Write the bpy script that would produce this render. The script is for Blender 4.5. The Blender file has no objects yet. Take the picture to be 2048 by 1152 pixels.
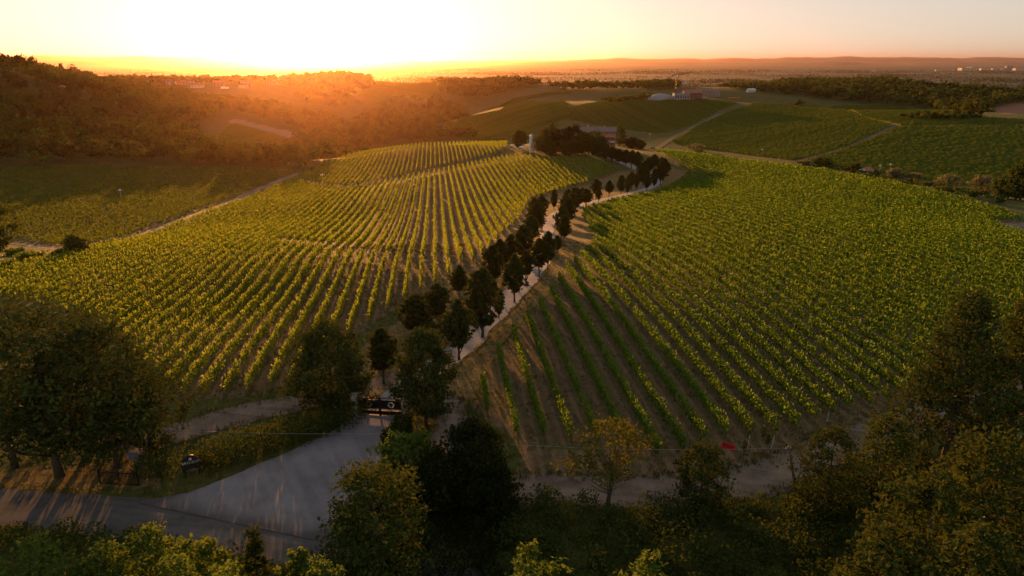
import bpy, math, random
import numpy as np
from mathutils import Vector, Matrix

SC = bpy.context.scene
COL = SC.collection
R = math.radians
# ------------------------------------------------------------------ camera, world, sun, exposure
PITCH = R(17.89)
FPX = 1400.0                       # focal length in pixels of the 2048-wide photograph
CAMZ = 38.0
cam_d = bpy.data.cameras.new('camera')
cam_d.sensor_width = 36.0
cam_d.lens = 36.0 * FPX / 2048.0
cam_d.clip_start = 0.5
cam_d.clip_end = 200000.0
cam = bpy.data.objects.new('camera', cam_d)
COL.objects.link(cam)
cam.location = (0, 0, CAMZ)
cam.rotation_euler = (math.pi / 2 - PITCH, 0, 0)
SC.camera = cam

SUN_AZ = R(-15.4)                  # from +Y, positive towards +X
SUN_EL = R(4.7)
world = bpy.data.worlds.new('World')
SC.world = world
world.use_nodes = True
wn, wl = world.node_tree.nodes, world.node_tree.links
bg = wn['Background']
sky = wn.new('ShaderNodeTexSky')
sky.sky_type = 'NISHITA'
sky.sun_disc = False
sky.sun_elevation = SUN_EL
sky.sun_rotation = SUN_AZ
sky.altitude = 250
sky.air_density = 0.55
sky.dust_density = 1.0
sky.ozone_density = 1.7
hsv = wn.new('ShaderNodeHueSaturation')        # hazy evening sky: paler than clean air
hsv.inputs['Saturation'].default_value = 0.85
gam = wn.new('ShaderNodeGamma')                # thick air evens out the glow round the sun
gam.inputs['Gamma'].default_value = 0.36
wl.new(sky.outputs[0], hsv.inputs['Color'])
wl.new(hsv.outputs[0], gam.inputs['Color'])
tint = wn.new('ShaderNodeMix'); tint.data_type = 'RGBA'; tint.blend_type = 'MULTIPLY'; tint.inputs[0].default_value = 1.0
tint.inputs[7].default_value = (1.0, 0.87, 0.73, 1)    # evening dust
wl.new(gam.outputs[0], tint.inputs[6])
wl.new(tint.outputs[2], bg.inputs[0])
bg.inputs[1].default_value = 0.114

sun_l = bpy.data.lights.new('sun', 'SUN')
sun_l.energy = 3.3
sun_l.angle = R(0.6)
sun_l.color = (1.0, 0.43, 0.115)
sun = bpy.data.objects.new('sun', sun_l)
COL.objects.link(sun)
SUN_DIR = Vector((math.sin(SUN_AZ) * math.cos(SUN_EL), math.cos(SUN_AZ) * math.cos(SUN_EL), math.sin(SUN_EL)))
sun.rotation_euler = (-SUN_DIR).to_track_quat('-Z', 'Y').to_euler()
sun.location = (0, 0, 300)

SC.view_settings.view_transform = 'Standard'
SC.view_settings.look = 'None'
SC.view_settings.gamma = 1.0
SC.view_settings.exposure = 2.1
SC.cycles.max_bounces = 5
SC.cycles.diffuse_bounces = 2
SC.cycles.glossy_bounces = 1
SC.cycles.transmission_bounces = 2
SC.cycles.volume_bounces = 0
SC.cycles.transparent_max_bounces = 4
SC.cycles.use_denoising = True

# ------------------------------------------------------------------ helpers
rng = np.random.default_rng(7)
CP, SP = math.cos(PITCH), math.sin(PITCH)

def ray(px, py):
    u = (np.asarray(px, float) - 1024) / FPX
    v = (576 - np.asarray(py, float)) / FPX
    return u, CP + v * SP, -SP + v * CP      # world x, y, z of the view ray

def ctrl(px, py, z):
    x, y, w = ray(px, py)
    t = (z - CAMZ) / w
    return float(x * t), float(y * t), z

def hid(px, Y, z):
    return (px - 1024) / FPX * CP * Y, Y, z

# ground heights measured along the valley: (pixel x, pixel y, height) or hidden points (x, distance, height)
PTS = [ctrl(*p) for p in [
    (0,1152,0),(700,1100,0),(1024,1152,0),(1500,1100,0),(2048,1152,0),(200,980,0),(500,950,0),(760,835,0),(905,705,0),
    (1200,980,0),(1600,960,0),(1450,870,0),(1100,700,.3),(1700,800,0),(2000,800,0),(2048,960,0),
    (400,780,0),(560,700,0),(330,690,-1),(480,595,-2.5),(300,640,-2),(150,600,-3),(0,590,-4),(0,545,-5.5),(120,530,-6),
    (250,505,-7),(400,500,-6),(600,520,-2),(700,560,-.5),(880,529,0),(880,485,-4.5),(700,480,-6),(500,470,-9),
    (60,492,-14),(150,488,-13.5),(20,478,-14.5),(250,485,-12.5),(420,430,-15),
    (300,400,-17),(100,400,-16.5),(500,400,-18),(600,345,-21),(0,335,-13),(300,335,-17),(480,332,-19),
    (700,400,-14),(620,440,-12),(760,338,-18),(700,340,-19),(700,318,-20),(820,295,-17),(740,307,-19),(920,290,-15.5),
    (1005,291,-13),(880,338,-16),(900,380,-12),(1000,340,-13),(1000,400,-11),(950,440,-8),(1020,302,-12.5),
    (1090,450,-7),(1195,405,-11),(1300,375,-13),(1330,360,-13),(1240,325,-11),(1190,285,-10.5),(1080,302,-11.5),
    (1165,430,-7.5),(1165,530,-.5),(1300,450,-5),(1340,307,-9.5),(1400,313,-9.5),(1600,340,-7.5),(1800,381,-5.5),(2048,455,-5),
    (1600,450,-2),(1400,400,-7),(1800,450,-3),(1900,550,0),(1500,550,.3),
    (1800,351,-25),(1750,346,-24),(2000,400,-24),(2048,251,-10),(1900,251,-12),(1850,300,-20),(1540,208,-10),(1450,290,-29),
    (1590,322,-26),(1790,252,-13),(1330,282,-29),(1480,212,-12),(1700,222,-14),(1900,225,-16),(2048,232,-18),
    (1800,213,-26),(1800,168,-2),(1650,172,-8),(2000,190,-14),(2000,222,-24),
    (1200,255,-25),(1250,204,-10),(1400,194,-6),(1320,199,-7),(1000,215,-18),(880,255,-32),(950,275,-30),(1100,186,-10),(1250,172,-4),
    (1600,168,-12),(1450,180,-9),(1080,235,-19),(1330,235,-20),
    (0,300,-9),(0,250,-1),(0,200,12),(0,160,24),(0,138,33),(100,152,23),(200,178,9),(300,195,0),(400,209,-9),(520,229,-19),(640,254,-29),
    (460,247,-20),(600,277,-30),(420,280,-23),(500,310,-30),(600,325,-33),(300,290,-16),(200,260,-8),(100,300,-12),(200,300,-14),
    (850,282,-40),(430,166,6),(300,166,6),(560,168,5),(450,200,-10),(660,172,3),(780,168,2),(800,196,-11),(950,166,-2),(900,180,-10),
    (600,215,-22),(750,230,-34),(850,240,-40),(900,216,-32),
]] + [hid(*p) for p in [
    (760,600,-42),(900,600,-38),(1020,560,-30),(640,560,-38),(1190,520,-24),(1320,470,-26),(1450,500,-31),
    (1600,440,-28),(1540,980,-30),(1350,1020,-20),(1700,900,-28),(1900,900,-30),(2100,330,-24),(2300,230,-8),(2300,140,-1),
    (-150,700,35),(-300,600,30),(-200,400,-8),(-300,300,-12),(-400,180,-8),(-400,90,-2),(0,900,10),(150,1000,-5),(-300,1100,0),
    (300,1500,-25),(600,1600,-30),(900,1800,-35),(1250,1800,-35),(1600,2300,-42),(1900,2000,-40),(2200,1200,-25),(2300,700,-12),
    (1800,1600,-12),(2000,1450,-14)]]
for az in np.radians([-60, -40, -20, 0, 20, 40, 60]):
    for rr in (2600, 4200, 8000, 17000, 60000):
        PTS.append((rr * math.sin(az), rr * math.cos(az), -46))
    PTS.append((14 * math.sin(az), 14 * math.cos(az), 0))
PTS = np.array(PTS)

class Height:
    """thin-plate surface through PTS in (azimuth, log distance), sampled on a polar grid"""
    AZ0, AZ1, L0, L1 = R(-50), R(50), math.log(12.0), math.log(60000.0)
    NA, NL = 340, 580
    def __init__(s):
        a = np.arctan2(PTS[:, 0], PTS[:, 1]); l = np.log(np.hypot(PTS[:, 0], PTS[:, 1])); z = PTS[:, 2]
        P = np.c_[a, l]; n = len(P)
        d = np.hypot(P[:, None, 0] - P[None, :, 0], P[:, None, 1] - P[None, :, 1])
        K = d * d * np.log(d + 1e-9) + np.eye(n) * 2e-4
        Q = np.c_[np.ones(n), P]
        A = np.block([[K, Q], [Q.T, np.zeros((3, 3))]])
        w = np.linalg.solve(A, np.r_[z, 0, 0, 0])
        s.ga = np.linspace(s.AZ0, s.AZ1, s.NA); s.gl = np.linspace(s.L0, s.L1, s.NL)
        G = np.zeros((s.NA, s.NL))
        for i, aa in enumerate(s.ga):
            dd = np.hypot(aa - P[:, 0][None, :], s.gl[:, None] - P[:, 1][None, :])
            G[i] = (dd * dd * np.log(dd + 1e-9)) @ w[:n] + w[n] + w[n + 1] * aa + w[n + 2] * s.gl
        G = np.clip(G, -60, 60)
        # flatten right under the camera and onto the far plain
        r = np.exp(s.gl)[None, :]
        k = np.clip((r - 2300) / 1200, 0, 1); G = G * (1 - k) + -46 * k
        k = np.clip((40 - r) / 20, 0, 1); G = G * (1 - k)
        s.G = G
    def __call__(s, x, y):
        x = np.asarray(x, float); y = np.asarray(y, float)
        a = np.clip((np.arctan2(x, y) - s.AZ0) / (s.AZ1 - s.AZ0) * (s.NA - 1), 0, s.NA - 1.001)
        l = np.clip((np.log(np.hypot(x, y) + 1e-6) - s.L0) / (s.L1 - s.L0) * (s.NL - 1), 0, s.NL - 1.001)
        i = a.astype(int); j = l.astype(int); fa = a - i; fl = l - j
        G = s.G
        return (G[i, j] * (1 - fa) * (1 - fl) + G[i + 1, j] * fa * (1 - fl) + G[i, j + 1] * (1 - fa) * fl + G[i + 1, j + 1] * fa * fl)
H = Height()

_T = np.exp(np.linspace(math.log(16), math.log(16500), 2600))
def ground(px, py):
    """world point on the ground seen at a photograph pixel"""
    x, y, w = (float(q) for q in ray(px, py))
    X, Y, Z = x * _T, y * _T, CAMZ + w * _T
    g = Z - H(X, Y)
    k = np.argmax(g < 0)
    if g[k] >= 0:                                   # ray clears the ground: the nearest approach
        m = _T < 2200
        k = int(np.argmin(np.where(m, g / _T, 9)))
        return np.array((X[k], Y[k], float(H(X[k], Y[k]))))
    if k == 0: k = 1
    f = g[k - 1] / (g[k - 1] - g[k])
    t = _T[k - 1] * (1 - f) + _T[k] * f
    return np.array((x * t, y * t, float(H(x * t, y * t))))
def gpoly(pts):
    out = []
    for p in pts:
        out.append(hid(p[1], p[2], 0)[:2] if p[0] == 'h' else ground(*p)[:2])
    return np.array(out)
def inside(poly, x, y):
    c = np.zeros(np.shape(x), bool); n = len(poly)
    for i in range(n):
        x1, y1 = poly[i]; x2, y2 = poly[i - 1]
        m = (y1 > y) != (y2 > y)
        if y1 != y2:
            c ^= m & (x < (x2 - x1) * (y - y1) / (y2 - y1) + x1)
    return c
def smooth_noise(x, y, scale, seed):
    """value noise in world metres, 0..1"""
    x = np.asarray(x) / scale; y = np.asarray(y) / scale
    xi = np.floor(x).astype(np.int64); yi = np.floor(y).astype(np.int64); fx = x - xi; fy = y - yi
    fx = fx * fx * (3 - 2 * fx); fy = fy * fy * (3 - 2 * fy)
    def h(a, b):
        n = (a * 374761393 + b * 668265263 + seed * 974711) & 0x7fffffff
        n = ((n ^ (n >> 13)) * 1274126177) & 0x7fffffff
        return ((n ^ (n >> 16)) & 0xffff) / 65535.0
    return (h(xi, yi) * (1 - fx) * (1 - fy) + h(xi + 1, yi) * fx * (1 - fy) + h(xi, yi + 1) * (1 - fx) * fy + h(xi + 1, yi + 1) * fx * fy)

def tag(o, label=None, cat=None, group=None, kind=None):
    if label: o['label'] = label
    if cat: o['category'] = cat
    if group: o['group'] = group
    if kind: o['kind'] = kind
    return o
def mesh_data(name, V, F, mats=(), smooth=False, midx=None):
    """mesh from arrays; F is an (n,3) / (n,4) array or a list of index lists"""
    me = bpy.data.meshes.new(name)
    V = np.asarray(V, np.float32)
    if isinstance(F, np.ndarray):
        n, k = F.shape
        me.vertices.add(len(V)); me.vertices.foreach_set('co', V.ravel())
        me.loops.add(n * k); me.loops.foreach_set('vertex_index', F.astype(np.int32).ravel())
        me.polygons.add(n)
        me.polygons.foreach_set('loop_start', np.arange(n, dtype=np.int32) * k)
        try: me.polygons.foreach_set('loop_total', np.full(n, k, np.int32))
        except Exception: pass
        me.update(calc_edges=True)
    else:
        me.from_pydata([tuple(map(float, v)) for v in V], [], [list(map(int, f)) for f in F])
    for m in (mats if isinstance(mats, (list, tuple)) else [mats]): me.materials.append(m)
    if midx is not None: me.polygons.foreach_set('material_index', np.asarray(midx, np.int32))
    me.polygons.foreach_set('use_smooth', np.full(len(me.polygons), smooth))
    me.update()
    return me
def link(name, me, parent=None, loc=None, rz=None, scale=None):
    o = bpy.data.objects.new(name, me); COL.objects.link(o)
    if parent: o.parent = parent
    if loc is not None: o.location = [float(q) for q in loc]
    if rz is not None: o.rotation_euler = (0, 0, float(rz))
    if scale is not None: o.scale = scale if hasattr(scale, '__len__') else (scale,) * 3
    return o
def obj(name, V, F, mats, parent=None, smooth=False, **k):
    return link(name, mesh_data(name, V, F, mats, smooth), parent, **k)
def empty(name, loc=(0, 0, 0), rz=0):
    o = bpy.data.objects.new(name, None); COL.objects.link(o)
    o.location = [float(q) for q in loc]; o.rotation_euler = (0, 0, float(rz)); o.empty_display_size = .3
    return o

class MB:
    """collects boxes, tubes and prisms; build() links them as ONE mesh object"""
    def __init__(s): s.V = []; s.F = []
    def add(s, V, F):
        b = len(s.V); s.V += [tuple(map(float, v)) for v in V]; s.F += [[i + b for i in f] for f in F]; return s
    def box(s, c, d, rz=0, bev=0.0):
        cx, cy, cz = c; hx, hy, hz = d[0] / 2, d[1] / 2, d[2] / 2
        b = min(bev, hx * .4, hy * .4, hz * .4)
        cs, sn = math.cos(rz), math.sin(rz)
        if b <= 0:
            P = [(sx * hx, sy * hy, sz * hz) for sz in (-1, 1) for sx, sy in ((-1, -1), (1, -1), (1, 1), (-1, 1))]
            F = [[0, 3, 2, 1], [4, 5, 6, 7], [0, 1, 5, 4], [1, 2, 6, 5], [2, 3, 7, 6], [3, 0, 4, 7]]
        else:
            P = []; 
            for z, q in ((-hz, b), (-hz + b, 0), (hz - b, 0), (hz, b)):
                X, Y = hx - q, hy - q
                P += [(-X + b, -Y, z), (X - b, -Y, z), (X, -Y + b, z), (X, Y - b, z), (X - b, Y, z), (-X + b, Y, z), (-X, Y - b, z), (-X, -Y + b, z)]
            F = [list(range(7, -1, -1)), list(range(24, 32))]
            for k in range(3):
                for i in range(8): F.append([k * 8 + i, k * 8 + (i + 1) % 8, k * 8 + 8 + (i + 1) % 8, k * 8 + 8 + i])
        return s.add([(cx + x * cs - y * sn, cy + x * sn + y * cs, cz + z) for x, y, z in P], F)
    def tube(s, pts, rad, n=8, cap=True):
        pts = [Vector(p) for p in pts]; rad = rad if hasattr(rad, '__len__') else [rad] * len(pts)
        V, F = [], []; ref = Vector((0.31, 0.17, 0.93))
        for i, p in enumerate(pts):
            d = (pts[min(i + 1, len(pts) - 1)] - pts[max(i - 1, 0)]).normalized()
            r0 = ref if abs(d.dot(ref)) < .97 else Vector((1, 0, 0))
            a = d.cross(r0).normalized(); b = d.cross(a)
            for k in range(n):
                t = 2 * math.pi * k / n
                V.append(p + (a * math.cos(t) + b * math.sin(t)) * rad[i])
        for i in range(len(pts) - 1):
            for k in range(n):
                F.append([i * n + k, i * n + (k + 1) % n, (i + 1) * n + (k + 1) % n, (i + 1) * n + k])
        if cap: F += [list(range(n - 1, -1, -1)), list(range((len(pts) - 1) * n, len(pts) * n))]
        return s.add(V, F)
    def prism(s, outline, axis, lo, hi):
        """outline of (a, b) extruded along axis 'x','y' or 'z'"""
        n = len(outline)
        def P(a, b, t): return {'x': (t, a, b), 'y': (a, t, b), 'z': (a, b, t)}[axis]
        V = [P(a, b, lo) for a, b in outline] + [P(a, b, hi) for a, b in outline]
        F = [list(range(n - 1, -1, -1)), list(range(n, 2 * n))] + [[i, (i + 1) % n, n + (i + 1) % n, n + i] for i in range(n)]
        return s.add(V, F)
    def build(s, name, mat, parent=None, smooth=False, **k):
        return obj(name, s.V, s.F, mat, parent, smooth, **k)
def copy_tree(o, parent=None):
    c = o.copy(); COL.objects.link(c)
    if parent: c.parent = parent
    for ch in list(o.children): copy_tree(ch, c)
    return c

# ------------------------------------------------------------------ materials
def nt(name):
    m = bpy.data.materials.new(name); m.use_nodes = True
    n = m.node_tree.nodes; n.clear()
    return m, n, m.node_tree.links
def ramp(n, cols, pos=None):
    r = n.new('ShaderNodeValToRGB'); e = r.color_ramp.elements
    pos = pos or [i / (len(cols) - 1) for i in range(len(cols))]
    while len(e) < len(cols): e.new(.5)
    for k, (p, c) in enumerate(zip(pos, cols)): e[k].position = p; e[k].color = (*c, 1)
    return r
def leaf_mat(name, cols, trans=.4, tcol=(.16, .15, .015), obj_var=.25):
    """two-sided leaves: colour varies per leaf and per plant, light passes through"""
    m, n, l = nt(name)
    g = n.new('ShaderNodeNewGeometry'); r = ramp(n, cols); l.new(g.outputs['Random Per Island'], r.inputs[0])
    oi = n.new('ShaderNodeObjectInfo'); hs = n.new('ShaderNodeHueSaturation')
    mr = n.new('ShaderNodeMapRange'); mr.inputs[3].default_value = 1 - obj_var; mr.inputs[4].default_value = 1 + obj_var
    l.new(oi.outputs['Random'], mr.inputs[0]); l.new(mr.outputs[0], hs.inputs['Value']); l.new(r.outputs[0], hs.inputs['Color'])
    d = n.new('ShaderNodeBsdfDiffuse'); t = n.new('ShaderNodeBsdfTranslucent'); mx = n.new('ShaderNodeMixShader')
    l.new(hs.outputs[0], d.inputs[0])
    mm = n.new('ShaderNodeMix'); mm.data_type = 'RGBA'; mm.inputs[0].default_value = .7
    l.new(hs.outputs[0], mm.inputs[6]); mm.inputs[7].default_value = (*tcol, 1)
    l.new(mm.outputs[2], t.inputs[0])
    mx.inputs[0].default_value = trans
    l.new(d.outputs[0], mx.inputs[1]); l.new(t.outputs[0], mx.inputs[2])
    o = n.new('ShaderNodeOutputMaterial'); l.new(mx.outputs[0], o.inputs[0])
    return m
def solid(name, col, rough=.7, metal=0.0, var=.25, scale=3.0, bump=0.0, col2=None, spec=.3):
    m, n, l = nt(name)
    p = n.new('ShaderNodeBsdfPrincipled'); o = n.new('ShaderNodeOutputMaterial'); l.new(p.outputs[0], o.inputs[0])
    tc = n.new('ShaderNodeTexCoord'); no = n.new('ShaderNodeTexNoise'); no.inputs['Scale'].default_value = scale; no.inputs['Detail'].default_value = 5
    l.new(tc.outputs['Object'], no.inputs[0])
    c2 = col2 or tuple(c * (1 - var) for c in col)
    r = ramp(n, [c2, col], [.32, .68]); l.new(no.outputs[0], r.inputs[0]); l.new(r.outputs[0], p.inputs['Base Color'])
    p.inputs['Roughness'].default_value = rough; p.inputs['Metallic'].default_value = metal
    p.inputs['Specular IOR Level'].default_value = spec
    if bump:
        b = n.new('ShaderNodeBump'); b.inputs['Strength'].default_value = bump; b.inputs['Distance'].default_value = .05
        l.new(no.outputs[0], b.inputs['Height']); l.new(b.outputs[0], p.inputs['Normal'])
    return m
# ------------------------------------------------------------------ land: fields, ground sheet, roads
ROW_AZ = R(-6.2)
P_LEFT = gpoly([(-200,600),(0,600),(110,622),(200,655),(285,750),(365,800),(480,797),(585,778),(690,682),(800,614),(870,577),(955,524),
    (1008,472),(1040,442),(1062,402),(1140,378),(1200,360),(1240,344),(1185,322),(1090,319),(1040,314),(1000,318),(900,339),(830,354),
    (740,374),(690,382),(625,372),(592,358),(400,434),(235,492),(130,519),(0,547),(-200,572)])
P_UP = gpoly([(598,351),(632,368),(690,376),(740,367),(830,346),(900,331),(985,312),(1012,300),(1016,290),('h',1010,508),('h',920,512),('h',820,512),
    ('h',740,500),('h',690,465)])
P_VALLEY = gpoly([(15,474),(60,484),(130,493),(228,482),(398,420),(592,346),(560,344),(480,335),(400,338),(200,336),(0,338),(-260,340),(-260,474)])
P_RIGHT = gpoly([(948,815),(985,725),(1015,680),(1065,630),(1100,590),(1120,560),(1150,527),(1180,500),(1190,480),(1165,438),(1165,425),
    (1235,402),(1300,391),(1345,372),(1372,350),(1350,325),(1322,308),(1312,303)])
P_RIGHT = np.vstack([P_RIGHT, [hid(1322,402,0)[:2], hid(1400,388,0)[:2], hid(1600,330,0)[:2], hid(1800,272,0)[:2], hid(2048,212,0)[:2], hid(2300,160,0)[:2]],
    gpoly([(2300,800),(2060,765),(1900,790),(1800,806),(1706,828),(1650,845),(1583,873),(1500,880),(1440,885),(1340,925),(1140,890),(1095,889),(1036,889)])])
GAP_R = gpoly([(1972,446),(2060,444),(2250,452),(2250,495),(2060,478),(2010,463)])
GAPS = [gpoly([(560,493),(700,514),(830,530),(962,547),(960,537),(830,519),(700,503),(560,485)])]

class Road:
    """ruled strip between two pixel edges, laid on the ground"""
    def __init__(s, left, right, lift, nw=6, step=1.2, world=False):
        A = np.array(left if world else [ground(*p) for p in left])[:, :2]; B = np.array(right if world else [ground(*p) for p in right])[:, :2]
        # resample along the strip
        pa, pb = [], []
        for i in range(len(A) - 1):
            L = max(np.hypot(*(A[i + 1] - A[i])), np.hypot(*(B[i + 1] - B[i]))); n = max(1, int(L / step))
            for k in range(n):
                f = k / n; pa.append(A[i] * (1 - f) + A[i + 1] * f); pb.append(B[i] * (1 - f) + B[i + 1] * f)
        pa.append(A[-1]); pb.append(B[-1]); s.pa, s.pb = np.array(pa), np.array(pb)
        V = []; F = []; n = len(pa)
        for k in range(nw + 1):
            f = k / nw; P = s.pa * (1 - f) + s.pb * f
            jit = (smooth_noise(P[:, 0], P[:, 1], 3, 5 + k) - .5) * (.9 if k in (0, nw) else 0)
            d = s.pb - s.pa; d = d / (np.hypot(d[:, 0], d[:, 1])[:, None] + 1e-6)
            P = P + d * jit[:, None]
            V.append(np.c_[P, H(P[:, 0], P[:, 1]) + lift])
        V = np.concatenate(V)
        i = np.arange(n - 1)
        F = np.concatenate([np.c_[k * n + i, (k + 1) * n + i, (k + 1) * n + i + 1, k * n + i + 1] for k in range(nw)])
        s.V, s.F = V, F
        s.poly = np.vstack([s.pa, s.pb[::-1]])
def centre_road(pts, width, lift, **k):
    P = np.array([ground(*p)[:2] for p in pts])
    # smooth the centre line (Catmull-Rom)
    Q = []
    for i in range(len(P) - 1):
        p0, p1, p2, p3 = P[max(i - 1, 0)], P[i], P[i + 1], P[min(i + 2, len(P) - 1)]
        for t in np.linspace(0, 1, 8, endpoint=False):
            Q.append(.5 * ((2 * p1) + (-p0 + p2) * t + (2 * p0 - 5 * p1 + 4 * p2 - p3) * t ** 2 + (-p0 + 3 * p1 - 3 * p2 + p3) * t ** 3))
    Q.append(P[-1]); Q = np.array(Q)
    T = np.gradient(Q, axis=0); T /= np.hypot(T[:, 0], T[:, 1])[:, None]
    N = np.c_[-T[:, 1], T[:, 0]]
    r = Road(Q + N * width / 2, Q - N * width / 2, lift, world=True, **k); r.centre = Q
    return r
AVENUE = centre_road([(768,826),(792,795),(838,760),(885,727),(928,690),(966,650),(1008,605),(1050,563),(1082,522),(1094,480),(1092,455),(1108,433),
    (1142,416),(1195,402.5),(1250,389.5),(1296,377),(1314,364),(1300,348),(1268,335),(1238,322),(1214,312),(1192,303)], 4.2, .07)
FORE = Road([(722,826),(652,874),(562,914),(470,951),(380,986),(270,1006)],
            [(803,836),(778,893),(757,938),(724,985),(690,1035),(645,1085)], .10, nw=12)
ASPH = Road([(-400,972),(-150,978),(0,980),(250,992),(470,1010),(640,1060),(800,1110),(1000,1152)],
            [(-400,1028),(-150,1040),(0,1052),(250,1080),(420,1104),(600,1145),(760,1215),(960,1300)], .05, nw=8)
TRACK_L = Road([(240,880),(350,845),(480,812),(600,790),(690,768),(760,755),(850,728)], [(250,925),(360,886),(490,848),(620,816),(712,799),(790,784),(880,742)], .04, nw=5)
TRACK_G = centre_road([(880,795),(905,822),(898,850),(885,880),(900,905)], 3.4, .04)
TRACK_R = centre_road([(1030,985),(1100,978),(1200,985),(1320,983),(1420,975),(1490,965),(1560,945),(1640,915),(1720,880),(1820,842),(1920,815),(2080,785)], 5.2, .04)
TRACK_E = Road([(1974,447),(2060,445),(2240,453)], [(1990,458),(2060,476),(2240,492)], .05, nw=5)
TRACK_V = centre_road([(0,484),(70,492),(140,500)], 3.5, .05)
TRACK_D = centre_road([(228,487),(300,462),(400,427),(500,386),(596,347)], 4.0, .05)
TRACK_H1 = centre_road([(1310,300),(1345,276),(1380,258),(1410,243),(1440,228)], 5, .15)
TRACK_H2 = centre_road([(1596,322),(1640,310),(1700,290),(1750,270),(1788,253)], 5, .15)
TRACK_H3 = centre_road([(1030,278),(1000,262),(985,246),(960,236)], 4, .15)
TRACK_H4 = centre_road([(1222,243),(1220,225),(1220,203)], 4, .15)

# vines on the hills beyond (dense strips), by region: (polygon, row azimuth, spacing)
HILLS = [
    (gpoly([(1140,240),(1140,215),(1215,203),(1330,201),(1440,202),(1480,205),(1420,232),(1380,252),(1320,268),(1270,262),(1215,255)]), R(-9), 2.8),
    (gpoly([(880,258),(930,236),(1000,222),(1060,200),(1130,205),(1145,235),(1100,250),(1040,275),(1000,280),(940,280)]), R(35), 2.8),
    (gpoly([(1340,285),(1400,250),(1450,228),(1500,211),(1560,210),(1640,212),(1720,235),(1782,253),(1700,290),(1590,322),(1450,303)]), R(70), 2.8),
    (gpoly([(1610,324),(1720,288),(1800,254),(1900,253),(2048,253),(2300,260),(2300,400),(2048,395),(1940,372),(1850,360),(1740,344)]), R(75), 2.7),
    (gpoly([(1660,214),(1760,208),(1850,222),(1960,236),(2048,240),(2048,249.5),(1900,250),(1800,251.5),(1725,236)]), R(60), 2.8),
    (gpoly([(960,222),(1030,197),(1120,184),(1150,188),(1060,198)]), R(20), 3.0),
    (gpoly([(415,292),(470,248),(520,262),(590,283),(600,290),(540,312),(490,312)]), R(8), 2.8),
    (gpoly([(700,190),(740,165),(830,162),(880,185),(860,205),(760,205)]), R(60), 3.2),
]
PALE = gpoly([(452,243),(470,236),(560,258),(640,277),(592,282),(520,262)])
RED = gpoly([(1975,222),(2010,208),(2080,203),(2100,226),(2010,230)])

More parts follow.
